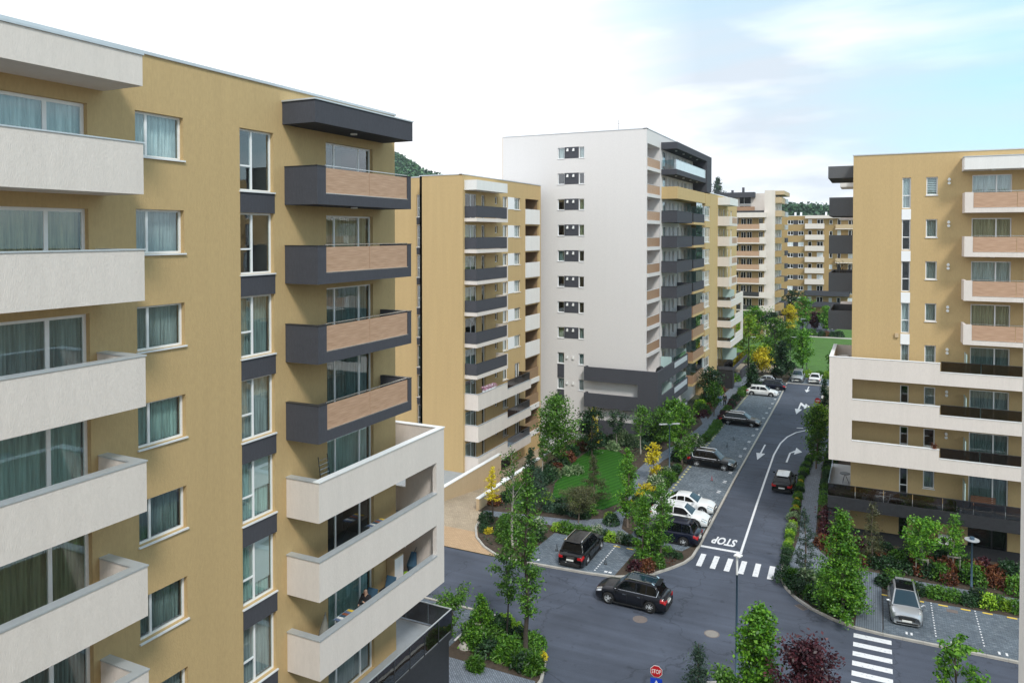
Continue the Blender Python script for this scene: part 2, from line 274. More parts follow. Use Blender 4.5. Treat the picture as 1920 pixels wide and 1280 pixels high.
M['apron'] = pavers('apron pavers', (0.52, 0.36, 0.22), (0.44, 0.30, 0.18), (0.30, 0.20, 0.12), .22, .11, 0, .2)
def lawnmat():
    m, t, b, o = newmat('mown lawn'); l = t.links.new; b.inputs['Roughness'].default_value = 1; b.inputs['Specular IOR Level'].default_value = .1
    tcn = nd(t, 'ShaderNodeTexCoord'); mpn = nd(t, 'ShaderNodeMapping', {'Rotation': (0, 0, R(20))}); l(tcn.outputs['Object'], mpn.inputs['Vector'])
    w = nd(t, 'ShaderNodeTexWave', {'Scale': 0.55, 'Distortion': 1.2, 'Detail': 2.0, 'Detail Scale': 0.6}); l(mpn.outputs[0], w.inputs['Vector'])
    n = nd(t, 'ShaderNodeTexNoise', {'Scale': 7.0, 'Detail': 6.0}); l(tcn.outputs['Object'], n.inputs['Vector'])
    r = nd(t, 'ShaderNodeValToRGB'); r.color_ramp.elements[0].color = (0.010, 0.055, 0.008, 1); r.color_ramp.elements[1].color = (0.045, 0.15, 0.018, 1)
    a = nd(t, 'ShaderNodeMath', operation='MULTIPLY_ADD'); a.inputs[1].default_value = .45; l(w.outputs['Fac'], a.inputs[0])
    q = nd(t, 'ShaderNodeMath', operation='MULTIPLY'); q.inputs[1].default_value = .65; l(n.outputs['Fac'], q.inputs[0]); l(q.outputs[0], a.inputs[2])
    l(a.outputs[0], r.inputs[0]); l(r.outputs[0], b.inputs['Base Color'])
    bp = nd(t, 'ShaderNodeBump', {'Strength': .8, 'Distance': .04}); l(n.outputs['Fac'], bp.inputs['Height']); l(bp.outputs[0], b.inputs['Normal'])
    return m
M['lawn'] = lawnmat()
M['lawn_far'] = mat('far lawn', (0.060, 0.150, 0.020), rough=1, var=.55, scale=1.2, stretch=(.4, 1.5, 1), bump=1, bscale=5)

# ------------------------------------------------------------------ builders
def tag(o, label=None, cat=None, group=None, kind=None):
    if label: o['label'] = label
    if cat: o['category'] = cat
    if group: o['group'] = group
    if kind: o['kind'] = kind
    return o
def empty(name, loc, label=None, cat=None, group=None, rz=0, kind=None):
    o = D.objects.new(name, None); COL.objects.link(o); o.location = loc; o.rotation_euler = (0, 0, rz)
    return tag(o, label, cat, group, kind)
class MB:
    def __init__(s): s.v = []; s.f = []; s.mi = []; s.m = 0
    def quad(s, *p):
        b = len(s.v); s.v += [tuple(q) for q in p]; s.f.append(tuple(range(b, b + len(p)))); s.mi.append(s.m); return s
    def box(s, x0, x1, y0, y1, z0, z1):
        if x0 > x1: x0, x1 = x1, x0
        if y0 > y1: y0, y1 = y1, y0
        b = len(s.v)
        s.v += [(x0, y0, z0), (x1, y0, z0), (x1, y1, z0), (x0, y1, z0), (x0, y0, z1), (x1, y0, z1), (x1, y1, z1), (x0, y1, z1)]
        for q in ((0, 3, 2, 1), (4, 5, 6, 7), (0, 1, 5, 4), (1, 2, 6, 5), (2, 3, 7, 6), (3, 0, 4, 7)):
            s.f.append(tuple(b + i for i in q)); s.mi.append(s.m)
        return s
    def tube(s, pts, rad, n=8, cap=True):
        if not isinstance(rad, (list, tuple)): rad = [rad] * len(pts)
        b0 = len(s.v); P = [Vector(p) for p in pts]
        for i, p in enumerate(P):
            d = (P[min(i + 1, len(P) - 1)] - P[max(i - 1, 0)]).normalized()
            a = d.cross(Vector((0, 0, 1)) if abs(d.z) < .9 else Vector((1, 0, 0))).normalized(); c = d.cross(a)
            for k in range(n):
                t = 2 * math.pi * k / n; s.v.append(tuple(p + (a * math.cos(t) + c * math.sin(t)) * rad[i]))
        for i in range(len(P) - 1):
            for k in range(n):
                q = b0 + i * n; s.f.append((q + k, q + (k + 1) % n, q + n + (k + 1) % n, q + n + k)); s.mi.append(s.m)
        if cap:
            s.f.append(tuple(range(b0, b0 + n))); s.mi.append(s.m); e = b0 + (len(P) - 1) * n
            s.f.append(tuple(reversed(range(e, e + n)))); s.mi.append(s.m)
        return s
    def prism(s, poly, z0, z1):
        b = len(s.v); n = len(poly)
        s.v += [(x, y, z0) for x, y in poly] + [(x, y, z1) for x, y in poly]
        s.f.append(tuple(b + n + i for i in range(n))); s.mi.append(s.m); s.f.append(tuple(b + n - 1 - i for i in range(n))); s.mi.append(s.m)
        for i in range(n):
            j = (i + 1) % n; s.f.append((b + i, b + j, b + n + j, b + n + i)); s.mi.append(s.m)
        return s
    def mesh(s, name, mats, smooth=False):
        me = D.meshes.new(name); me.from_pydata(s.v, [], s.f)
        if not isinstance(mats, (list, tuple)): mats = [mats]
        for m in mats: me.materials.append(m)
        if len(mats) > 1: me.polygons.foreach_set('material_index', s.mi)
        if smooth: me.polygons.foreach_set('use_smooth', [True] * len(s.f))
        me.update(); return me
    def build(s, name, mats, parent=None, loc=(0, 0, 0), rz=0, smooth=False):
        return link(name, s.mesh(name, mats, smooth), parent, loc, rz)
def link(name, me, parent=None, loc=(0, 0, 0), rz=0):
    o = D.objects.new(name, me); COL.objects.link(o); o.location = loc; o.rotation_euler = (0, 0, rz)
    if parent: o.parent = parent
    return o
def copy_tree(o, parent=None):
    c = o.copy(); COL.objects.link(c); c.parent = parent
    for ch in list(o.children): copy_tree(ch, c)
    return c
def wbox(root, name, x0, x1, y0, y1, z0, z1, m):      # a part given in world coordinates under a root
    rx, ry, rz = root.location
    return MB().box(x0 - rx, x1 - rx, y0 - ry, y1 - ry, z0 - rz, z1 - rz).build(name, m, root)

CACHE = {}
def frame_mesh(w, h, bars, trans, ft, m):
    key = ('fr', round(w, 2), round(h, 2), tuple(bars), trans, ft, m.name)
    if key not in CACHE:
        b = MB(); b.box(0, w, 0, .07, 0, ft); b.box(0, w, 0, .07, h - ft, h); b.box(0, ft, 0, .07, ft, h - ft); b.box(w - ft, w, 0, .07, ft, h - ft)
        for q in bars: b.box(w * q - ft * .6, w * q + ft * .6, 0, .07, ft, h - ft)
        if trans:
            (x0, x1, t) = trans; xa = ft if x0 == 0 else w * x0 + ft * .6; xb = w - ft if x1 == 1 else w * x1 - ft * .6
            b.box(xa, xb, .003, .067, h * t - ft * .45, h * t + ft * .45)
        CACHE[key] = b.mesh('window', m)
    return CACHE[key]
def simple_mesh(key, fn):
    if key not in CACHE: CACHE[key] = fn()
    return CACHE[key]
class Fac:
    """A facade: local x runs along it, local y goes into the building, z is world height."""
    def __init__(s, root, ox, oy, rot): s.root = root; s.ox, s.oy, s.rot = ox, oy, R(rot); s.rng = random.Random(int(abs(ox * 7 + oy * 13)) + 1)
    def pos(s, u, y, z):
        c, n = math.cos(s.rot), math.sin(s.rot)
        return (s.ox + c * u - n * y - s.root.location.x, s.oy + n * u + c * y - s.root.location.y, z - s.root.location.z)
    def put(s, name, me, u, y, z): return link(name, me, s.root, s.pos(u, y, z), s.rot)
    def box(s, name, u0, u1, d0, d1, z0, z1, m):     # d = distance in front of the facade plane
        w, dd, h = abs(u1 - u0), abs(d1 - d0), z1 - z0
        me = simple_mesh(('bx', name, round(w, 3), round(dd, 3), round(h, 3), m.name), lambda: MB().box(0, w, 0, dd, 0, h).mesh(name, m))
        return s.put(name, me, min(u0, u1), -max(d0, d1), z0)
    def wall(s, u0, u1, z0, z1, holes, m, depth=.22, d=0, name='wall'):
        us = sorted({u0, u1, *[h[0] for h in holes], *[h[0] + h[2] for h in holes]}); zs = sorted({z0, z1, *[h[1] for h in holes], *[h[1] + h[3] for h in holes]})
        us = [u for u in us if u0 <= u <= u1]; zs = [z for z in zs if z0 <= z <= z1]
        b = MB()
        for i in range(len(us) - 1):
            um = (us[i] + us[i + 1]) / 2; j = 0
            while j < len(zs) - 1:
                def inh(jj):
                    zm = (zs[jj] + zs[jj + 1]) / 2
                    return any(h[0] < um < h[0] + h[2] and h[1] < zm < h[1] + h[3] for h in holes)
                if inh(j): j += 1; continue
                k = j
                while k < len(zs) - 1 and not inh(k): k += 1
                b.quad((us[i], 0, zs[j]), (us[i + 1], 0, zs[j]), (us[i + 1], 0, zs[k]), (us[i], 0, zs[k])); j = k
        for (u, z, w, h) in [h[:4] for h in holes]:
            b.quad((u, 0, z), (u, 0, z + h), (u, depth, z + h), (u, depth, z)); b.quad((u + w, 0, z), (u + w, depth, z), (u + w, depth, z + h), (u + w, 0, z + h))
            b.quad((u, 0, z), (u, depth, z), (u + w, depth, z), (u + w, 0, z)); b.quad((u, 0, z + h), (u + w, 0, z + h), (u + w, depth, z + h), (u, depth, z + h))
        o = b.build(name, m, s.root, s.pos(0, -d, 0), s.rot); return o
    def window(s, u, z, w, h, bars=(.5,), trans=None, ft=.07, m=None, sill=True, near=False, curt=None, dep=.13, g=None, room=True, d=0):
        m = m or M['pvc']; g = g or M['glass']
        f = s.put('window', frame_mesh(w, h, bars, trans, ft, m), u, dep - d, z)
        edges = [0, *bars, 1]
        if near:
            for i in range(len(edges) - 1):
                x0, x1 = w * edges[i] + ft * .7, w * edges[i + 1] - ft * .7
                me = simple_mesh(('pn', round(x1 - x0, 2), round(h, 2)), lambda: MB().box(0, x1 - x0, 0, .02, 0, h - 2 * ft).mesh('pane', g)); link('pane', me, f, (x0, .02, ft))
        else:
            me = simple_mesh(('pn', round(w, 2), round(h, 2), g.name), lambda: MB().box(0, w - 2 * ft, 0, .02, 0, h - 2 * ft).mesh('pane', g)); link('pane', me, f, (ft, .02, ft))
        if sill:
            me = simple_mesh(('sl', round(w, 2)), lambda: MB().box(-.04, w + .04, -dep - .07, -.002, -.05, 0).mesh('sill', M['sill'])); link('sill', me, f, (0, 0, -.001))
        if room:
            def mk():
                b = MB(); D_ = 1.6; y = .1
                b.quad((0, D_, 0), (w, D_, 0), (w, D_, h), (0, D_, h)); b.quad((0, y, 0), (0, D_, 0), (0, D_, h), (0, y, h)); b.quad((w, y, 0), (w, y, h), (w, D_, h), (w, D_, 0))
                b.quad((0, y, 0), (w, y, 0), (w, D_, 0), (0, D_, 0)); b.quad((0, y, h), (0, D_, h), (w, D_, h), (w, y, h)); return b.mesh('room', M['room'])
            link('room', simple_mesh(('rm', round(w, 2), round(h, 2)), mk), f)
        if curt is None: curt = s.rng.choice([0, 1, 1, 2, 0, 3, -1, 2, 4, 1])
        if curt >= 0 and room:
            x0, x1 = 0.03, w - .03
            def mk():
                b = MB(); n = max(6, int((x1 - x0) * (26 if near else 12))); rg = random.Random(int(w * 100 + curt)); ph = 0; pts = []
                for i in range(n + 1):
                    ph += rg.uniform(.9, 1.9); pts.append((x0 + (x1 - x0) * i / n, .20 + .035 * math.sin(ph * 1.3)))
                for i in range(n): (a, ya), (c, yc) = pts[i], pts[i + 1]; b.quad((a, ya, .04), (c, yc, .04), (c, yc, h - .04), (a, ya, h - .04))
                return b.mesh('curtain', CURT[curt], True)
            link('curtain', simple_mesh(('cu', round(w, 2), round(h, 2), curt, near), mk), f)
        return f
    def balcony(s, u0, u1, dep, zb, zt, m, cap=None, t=.15, left=True, right=True, name='balcony', floor=.2, front=True):
        w = u1 - u0
        def mk():
            b = MB(); b.box(t if left else 0, w - (t if right else 0), -(dep - t), 0, 0, floor)
            if front: b.box(0, w, -dep, -(dep - t), 0, zt - zb)
            if left: b.box(0, t, -(dep - t), 0, 0, zt - zb)
            if right: b.box(w - t, w, -(dep - t), 0, 0, zt - zb)
            return b.mesh(name, m)
        o = s.put(name, simple_mesh(('bal', name, round(w, 2), dep, round(zt - zb, 2), m.name, left, right, t), mk), u0, 0, zb)
        if cap:
            def mc():
                b = MB(); e = .025; h = .04; b.box(-e if left else 0, w + (e if right else 0), -dep - e, -(dep - t) + e, 0, h)
                if left: b.box(-e, t + e, -(dep - t) + e, -.002, 0, h)
                if right: b.box(w - t - e, w + e, -(dep - t) + e, -.002, 0, h)
                return b.mesh('coping', cap)
            link('coping', simple_mesh(('cap', round(w, 2), dep, cap.name, left, right, t), mc), o, (0, 0, zt - zb + .001))
        return o
    def frame_balcony(s, u0, u1, dep, zb, zt, m, panels, band=.42, endw=.55, cap=None, rail=True):
        """Box balcony whose front is cut out and filled with wooden panels."""
        w = u1 - u0; h = zt - zb; t = .16
        def mk():
            b = MB(); b.box(t, w - t, -(dep - t), 0, 0, .2); b.box(0, w, -dep, -(dep - t), 0, band)
            b.box(0, endw, -dep, -(dep - t), band, h); b.box(w - endw * .5, w, -dep, -(dep - t), band, h)
            b.box(0, t, -(dep - t), 0, 0, h); b.box(w - t, w, -(dep - t), 0, 0, h); return b.mesh('balcony', m)
        o = s.put('balcony', simple_mesh(('fb', round(w, 2), dep, round(h, 2), m.name, band, endw), mk), u0, 0, zb)
        pw = (w - endw * 1.5) / panels
        for i in range(panels):
            me = simple_mesh(('wp', round(pw, 3), round(h - band, 3)), lambda: MB().box(0, pw - .03, 0, .03, 0, h - band - .07).mesh('wood_panel', M['wood']))
            link('wood_panel', me, o, (endw + pw * i + .015, -dep + .05, band + .03))
        if rail:
            me = simple_mesh(('rl', round(w - endw * 1.5, 2)), lambda: MB().box(0, w - endw * 1.5, -.03, .03, 0, .035).mesh('handrail', M['steel']))
            link('handrail', me, o, (endw, -dep + .07, h + .03)); link('bottom_rail', me, o, (endw, -dep + .035, band + .001))
        if cap:
            b = MB(); b.box(-.02, endw, -dep - .02, -(dep - t) + .02, 0, .03); b.box(-.02, t + .02, -(dep - t) + .02, -.002, 0, .03)
            b.box(w - endw * .5, w + .02, -dep - .02, -(dep - t) + .02, 0, .03); b.box(w - t - .02, w + .02, -(dep - t) + .02, -.002, 0, .03)
            link('coping', simple_mesh(('fc', round(w, 2), dep, cap.name), lambda: b.mesh('coping', cap)), o, (0, 0, h + .001))
        return o
H1 = 3.03

# ================================================================== BUILDINGS
def downlight(f, u, d, z):
    me = simple_mesh('dl', lambda: MB().tube([(0, 0, 0), (0, 0, -.06)], .14, 10).mesh('ceiling_lamp', M['signwhite'])); f.put('ceiling_lamp', me, u, -d, z)

# ---- A: ochre block on the left -------------------------------------------------
bA = empty('apartment_building', (-20.5, 29.8, 0), 'ochre apartment block filling the left of the picture, with white and dark grey balconies', 'building')
fA = Fac(bA, -20.5, 0, 90)
A0 = 24.35
La = lambda k: A0 - H1 * k
holes = []
tint = [0, 2, 1, 1, 2, 1, 4, 1]
for k in range(8):
    L_ = La(k)
    holes += [(15.91, L_ + 1.08, 1.79, 1.40), (20.14, L_ + .24, 1.68, 2.24), (24.84, L_ + .05, 3.22, 2.44), (8.9, L_ + .05, 5.45, 2.38)]
fA.wall(-6, 29.8, 0, 28.6, holes + [(0.5, La(k) + .05, 5.0, 2.38) for k in range(8)], M['ochre'], depth=.25)
for k in range(8):
    L_ = La(k)
    fA.window(15.91, L_ + 1.08, 1.79, 1.40, (.28,), near=True, curt=[0, 2, 2, 5, 1, 1, 2, 1][k], dep=.16)
    fA.window(20.14, L_ + .24, 1.68, 2.24, (.42,), (0, .42, .41), near=True, curt=[-1, -1, 1, 2, 5, 5, 2, 1][k], dep=.16)
    fA.window(24.84, L_ + .05, 3.22, 2.44, (.22, .74), near=True, sill=False, curt=[-1, 3, 1, 1, 5, -1, 5, 2][k], dep=.16)
    fA.window(8.9, L_ + .05, 5.45, 2.38, (.44, .79), near=True, sill=False, curt=[0, 3, 2, 5, 4, 1, 1, 2][k], dep=.16, ft=.1)
    fA.window(.5, L_ + .05, 5.0, 2.38, (.5,), sill=False, curt=1)
    fA.box('spandrel', 20.14, 21.86, .0, .018, L_ + .24 - .79 + .002, L_ + .24 - .055, M['grey'])
    # blind in a few of the tall windows
for k, hh in ((4, 1.1), (5, 1.6)):
    fA.box('window_blind', 20.9, 21.75, -.28, -.30, La(k) + 2.4 - hh, La(k) + 2.4, M['blind'])
# reveal of the tall window strip: dark spandrels sit in it
for k in range(7):
    if k == 0: continue
for k in range(8):
    if k >= 0:
        o = fA.balcony(3.4, 14.85, 1.7, La(k) - .2, La(k) + 1.24, M['cream'], M['coping'], t=.28 if k else .28)
fA.box('canopy', 3.4, 14.85, 0, 1.7, La(0) + 2.87, La(0) + 3.74, M['cream'])
fA.box('canopy_flashing', 3.35, 14.88, .01, 1.74, La(0) + 3.742, La(0) + 3.80, M['coping'])
for k in range(4): fA.frame_balcony(22.4, 28.75, 1.6, La(k) - .2, La(k) + 1.25, M['grey'], 2, endw=.5, cap=M['dark_metal'])
fA.box('canopy', 22.3, 28.9, 0, 1.6, La(0) + 2.87, La(0) + 3.72, M['grey'])
fA.box('canopy_flashing', 22.25, 28.95, .01, 1.64, La(0) + 3.722, La(0) + 3.78, M['coping'])
for k in range(5): downlight(fA, 25.6, .85, La(k) - .2 + (3.07 if k == 0 else 0) if k == 0 else La(k - 1) - .2)
fA.box('roof_coping', -6, 29.85, -.4, .06, 28.602, 28.70, M['coping'])
# white frame balconies that wrap the corner (floors 4 to 6)
RX, RY = -20.5, 29.8
wb = lambda n, x0, x1, y0, y1, z0, z1, m: wbox(bA, n, x0, x1, y0, y1, z0, z1, m)
for k in (4, 5, 6):
    zb, zt = La(k) - .18, La(k) + 1.36
    wb('balcony_wall', -19.12, -18.9, 22.4, 30.9, zb, zt, M['cream'])
    wb('balcony_side', -20.498, -19.122, 22.4, 22.62, zb, zt, M['cream'])
    wb('balcony_slab', -20.498, -19.122, 22.622, 29.8, zb, La(k), M['deck'])
    wb('balcony_slab', -24.5, -19.122, 29.802, 31.378, zb, La(k), M['deck'])
    wb('end_parapet', -24.5, -21.0, 31.38, 31.6, zb, zt - (0 if k == 4 else .15), M['cream'])
    wb('coping', -19.16, -18.86, 22.36, 31.64 if k == 4 else 30.9, zt + .002, zt + .045, M['coping_w' if k == 4 else 'coping'])
    wb('coping', -20.498, -19.162, 22.36, 22.66, zt + .002, zt + .045, M['coping'])
    wb('coping', -24.5, -19.162 if k == 4 else -21.0, 31.34, 31.64, zt + .002 - (0 if k == 4 else .15), zt + .045 - (0 if k == 4 else .15), M['coping_w'])
    downlight(fA, 26.2, .8, zb)
wb('corner_pier', -19.12, -18.9, 30.902, 31.6, La(6) - .18, La(4) + 1.36, M['cream'])
wb('end_pier', -21.0, -19.122, 31.38, 31.6, La(6) - .18, La(4) + 1.36, M['cream'])
# terrace on floor 7 with smoked glass rail, dark base below
wb('terrace_slab', -24.6, -18.95, 22.4, 32.4, La(7) - .35, La(7), M['dark_tile'])
wb('terrace_tiles', -24.5, -19.0, 22.45, 32.3, La(7) + .002, La(7) + .012, M['deck'])
wb('base_wall', -24.6, -19.1, 32.0, 32.38, 0, La(7) - .352, M['dark_tile'])
for (y0, y1) in ((22.4, 24.6), (27.6, 32.0)): wb('base_wall', -19.35, -18.97, y0, y1, 0, La(7) - .352, M['dark_tile'])
for i in range(8):
    wb('rail_glass', -18.97, -18.95, 22.4 + i * 1.25, 23.62 + i * 1.25, La(7) + .1, La(7) + 1.12, M['dark_glass'])
for i in range(4): wb('rail_glass', -20.3 - i * 1.35, -18.98 - i * 1.35, 32.36, 32.38, La(7) + .1, La(7) + 1.12, M['dark_glass'])
for i in range(9): wb('rail_post', -18.99, -18.94, 22.4 + i * 1.25 - .02, 22.4 + i * 1.25 + .02, La(7), La(7) + 1.12, M['dark_metal'])
wb('rail_top', -18.985, -18.935, 22.4, 32.39, La(7) + 1.122, La(7) + 1.16, M['coping']); wb('rail_top', -24.4, -18.99, 32.35, 32.39, La(7) + 1.122, La(7) + 1.16, M['coping'])
# other walls and roof of A
wb('wall', -36, -20.76, 29.55, 29.8, 0, 28.6, M['ochre']); wb('wall', -36, -35.8, -6, 29.55, 0, 28.6, M['ochre']); wb('roof', -35.8, -20.76, -6, 29.55, 28.2, 28.35, M['coping'])
wb('wall', -36, -20.76, -6.2, -6, 0, 28.6, M['ochre']); wb('floor_slab', -35.8, -23, -6, 29.5, 13.9, 14.1, M['room'])

# ---- B: ochre block in the middle ---------------------------------------------
B0 = 24.55
Lb = lambda k: B0 - H1 * k
bB = empty('apartment_building', (-35.6, 63.1, 0), 'ochre apartment block left of centre with a blank end wall and small dark balconies', 'building')
fB = Fac(bB, -35.6, 0, 90)
holes = []
for k in range(9):
    z = Lb(k)
    holes += [(63.55, z + .02, 2.35, 2.42), (66.95, z + .05, .8, 2.38), (69.9, z + 1.65, .62, .75)]
    if k < 7: holes += [(71.7, z + 1.2, 1.2, 1.3), (74.5, z + 1.2, 1.65, 1.3)] if k < 6 else [(71.7, z + 1.1, 1.2, 1.35), (74.7, z + .05, 1.3, 2.4)]
    else: holes += [(71.7, z + 1.1, 1.2, 1.35), (74.7, z + .05, 1.3, 2.4)]
    holes.append((77.45, z + .02, 3.72, 2.5))
fB.wall(63.1, 81.8, -3, 28.75, holes, M['ochre'], depth=.22)
for k in range(9):
    z = Lb(k)
    fB.window(63.55, z + .02, 2.35, 2.42, (.55,), sill=False, dep=.1); fB.window(66.95, z + .05, .8, 2.38, (), sill=False, curt=-1, dep=.15)
    fB.window(69.9, z + 1.65, .62, .75, (), curt=-1, sill=False)
    if k < 6:
        fB.window(71.7, z + 1.2, 1.2, 1.3, (.5,)); fB.window(74.5, z + 1.2, 1.65, 1.3, (.33, .66)); fB.box('white_panel', 72.9, 74.5, .0, .03, z + 1.2, z + 2.5, M['pvc'])
    else: fB.window(71.7, z + 1.1, 1.2, 1.35, (.5,)); fB.window(74.7, z + .05, 1.3, 2.4, (.5,), sill=False)
    # loggia: recess, its front parapet
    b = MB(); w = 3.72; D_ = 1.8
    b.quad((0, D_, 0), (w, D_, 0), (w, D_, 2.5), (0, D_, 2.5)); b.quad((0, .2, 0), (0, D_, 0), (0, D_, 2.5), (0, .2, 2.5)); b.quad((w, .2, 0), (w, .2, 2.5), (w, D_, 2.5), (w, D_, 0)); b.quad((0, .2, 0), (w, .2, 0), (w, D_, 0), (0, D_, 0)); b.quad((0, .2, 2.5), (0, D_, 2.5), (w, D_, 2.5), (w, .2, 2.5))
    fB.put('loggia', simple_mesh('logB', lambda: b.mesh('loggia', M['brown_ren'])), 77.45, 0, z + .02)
    if k < 6: fB.box('loggia_parapet', 77.35, 81.25, .02, .14, z - .35, z + 1.35, M['white'])
    else:
        fB.box('loggia_parapet', 77.45, 81.17, -.12, -.02, z + .02, z + 1.15, M['brown_ren']); fB.box('loggia_band', 77.35, 81.25, .005, .1, z - .55, z + .015, M['white'])
    if k < 6:
        o = fB.box('balcony_slab', 63.4, 70.2, 0, 1.35, z - .28, z + .06, M['cream'])
        fB.box('balcony_fin', 70.05, 70.2, .0, 1.352, z + .062, z + 1.3, M['cream'])
        fB.box('balcony_rail_panel', 63.45, 70.04, 1.27, 1.31, z + .12, z + 1.2, M['grey']); fB.box('balcony_side_panel', 63.45, 63.5, .0, 1.26, z + .12, z + 1.2, M['grey'])
        fB.box('handrail', 63.42, 70.04, 1.26, 1.32, z + 1.202, z + 1.25, M['dark_metal'])
    else:
        fB.balcony(63.4, 69.8, 1.5, z - .25, z + 1.3, M['cream'], M['coping'], right=False); fB.balcony(69.8, 75.7, 1.5, z - .25, z + .65, M['cream'], M['coping'], left=False)
        for i in range(3): fB.box('rail_glass', 70.0 + i * 1.85, 71.8 + i * 1.85, 1.4, 1.42, z + .7, z + 1.5, M['dark_glass'])
        fB.box('rail_glass', 75.6, 75.62, .05, 1.38, z + .7, z + 1.5, M['dark_glass']); fB.box('handrail', 70.0, 75.6, 1.38, 1.44, z + 1.502, z + 1.54, M['dark_metal'])
fB.box('canopy', 63.4, 70.1, 0, 1.35, Lb(0) + 2.75, Lb(0) + 3.7, M['white'])
fB.box('dark_garage_opening', 66.5, 70.2, .005, .06, -2.9, -.3, M['black_plastic']); fB.box('dark_garage_opening', 71.2, 73.4, .005, .06, -2.9, -.6, M['black_plastic'])  # flat black panels stand in for the shade inside the garage openings
fB.box('roof_coping', 63.05, 81.8, -.4, .05, 28.752, 28.84, M['coping'])
fB2 = Fac(bB, 0, 63.1, 0)
fB2.wall(-40.46, -35.6, -1, 28.75, [], M['ochre']); fB2.box('roof_coping', -40.5, -35.65, -.4, .05, 28.752, 28.84, M['coping'])
fB3 = Fac(bB, 0, 64.4, 0)
hs = [(-41.66, Lb(k) + .24, 1.16, 2.24) for k in range(9)]
fB3.wall(-62, -40.46, -1, 28.75, hs, M['ochre']); fB3.box('roof_coping', -62, -40.5, -.4, .05, 28.752, 28.84, M['coping'])
for k in range(9):
    fB3.window(-41.66, Lb(k) + .24, 1.16, 2.24, (.35,), (.0, 1, .42)); fB3.box('spandrel', -41.66, -40.5, 0, .03, Lb(k) - .5, Lb(k) + .18, M['grey'])
    fB3.box('balcony_end', -46.6, -45.2, 0, 1.2, Lb(k) - .2, Lb(k) + 1.15, M['white'])
wbox(bB, 'wall', -40.46, -40.2, 63.1, 64.4, -1, 28.75, M['ochre']); wbox(bB, 'roof', -62, -35.85, 64.7, 81.8, 28.3, 28.45, M['coping']); wbox(bB, 'wall', -62, -61.8, 64.5, 81.8, 0, 28.7, M['ochre'])

# ---- C: tall white block -----------------------------------------------------------
C0 = 30.7
Lc = lambda k: C0 - H1 * k
bC = empty('apartment_building', (-23.2, 83.1, 0), 'tall cream white apartment block in the centre, dark grey balconies wrapped round its foot', 'building')
fC = Fac(bC, 0, 83.1, 0)
holes = []
for k in range(10):
    z = Lc(k)
    if k < 8: holes += [(-33.98, z + 1.28, .86, 1.3), (-31.3, z + 1.28, .66, 1.3)]
    else: holes += [(-33.98, z + 1.28, .86, 1.3), (-31.3, z + 1.28, .66, 1.3)]
fC.wall(-41.2, -23.2, -2.5, 34.92, holes, M['tower'], depth=.2)
for k in range(10):
    z = Lc(k)
    fC.window(-33.98, z + 1.28, .86, 1.3, (), curt=[0, -1, -1, -1, 1, -1, -1, 4, 1, 2][k]); fC.window(-31.3, z + 1.28, .66, 1.3, (), curt=[0, -1, 4, 4, -1, -1, -1, 1, 1, 2][k])
    if k < 8:
        fC.box('dark_panel', -33.1, -31.32, .0, .025, z + 1.28, z + 2.6, M['grey'])
        zz = z + 2.15
    else: fC.box('dark_panel', -33.98, -33.12, 0, .02, z - .42, z + 1.2, M['grey']); zz = z + 1.95
    for uu in (-32.7, -31.95):
        me = simple_mesh('vent', lambda: MB().box(-.09, .09, -.1, 0, 0, .28).box(-.13, .13, -.14, -.1, -.05, .12).mesh('vent_cowl', M['signwhite'])); fC.put('vent_cowl', me, uu, -.03, zz)
fC.box('roof_coping', -41.25, -23.15, -.4, .05, 34.922, 35.0, M['coping'])
fCr = Fac(bC, -23.2, 0, 90)
# loggia bay 83.35 .. 89.0
for k in range(9):
    z = Lc(k)
    D_ = 1.7
    def mk():
        b = MB(); w = 5.6
        b.quad((0, D_, 0), (w, D_, 0), (w, D_, 2.63), (0, D_, 2.63)); b.quad((0, 0, 0), (0, D_, 0), (0, D_, 2.63), (0, 0, 2.63)); b.quad((w, 0, 0), (w, 0, 2.63), (w, D_, 2.63), (w, D_, 0)); b.quad((0, 0, 0), (w, 0, 0), (w, D_, 0), (0, D_, 0)); b.quad((0, 0, 2.63), (0, D_, 2.63), (w, D_, 2.63), (w, 0, 2.63)); return b.mesh('loggia', M['tower'])
    fCr.put('loggia', simple_mesh('logC', mk), 83.4, 0, z)
    fCr.window(84.2, z + .05, 2.2, 2.2, (.5,), sill=False, room=False, dep=1.6, g=M['car_glass'])
    if k < 8:
        fCr.box('loggia_floor_edge', 83.35, 89.05, -.0, .12, z - .38, z + .02, M['tower'])
        fCr.box('loggia_rail_panel', 83.42, 88.98, -.06, -.02, z + .05, z + 1.05, M['wood_far' if k > 2 else 'wood']); fCr.box('handrail', 83.42, 88.98, -.08, 0.0, z + 1.052, z + 1.1, M['tower'])
holes = [(83.4, Lc(k), 5.6, 2.63) for k in range(9)]
fCr.wall(83.1, 89.4, -1, 34.92, holes, M['tower'], depth=.02)
WIN = [(90.3, 1.8, .05, 2.35), (93.3, .8, .05, 2.35), (95.2, .9, 1.0, 1.4), (97.6, 1.1, .05, 2.35), (99.9, .8, 1.0, 1.4), (101.6, 1.6, .05, 2.35), (104.3, .8, 1.0, 1.4)]
holes = [(u, Lc(k) + o, w, h) for k in range(10) for (u, w, o, h) in WIN]
fCr.wall(89.4, 110, -1, 34.92, holes, M['tower'], depth=.16)
for k in range(10):
    for (u, w, o, h) in WIN: fCr.window(u, Lc(k) + o, w, h, (.5,) if w > 1 else (), sill=(o > .5), dep=.1)
fCr.box('roof_coping', 83.05, 110, -.4, .05, 34.922, 35.0, M['coping'])
fCr.box('canopy', 89.4, 110.3, 0, 1.95, 33.25, 34.05, M['grey']); fCr.box('end_wall', 107.0, 110.3, .0, 1.95, 28.95, 33.248, M['grey'])
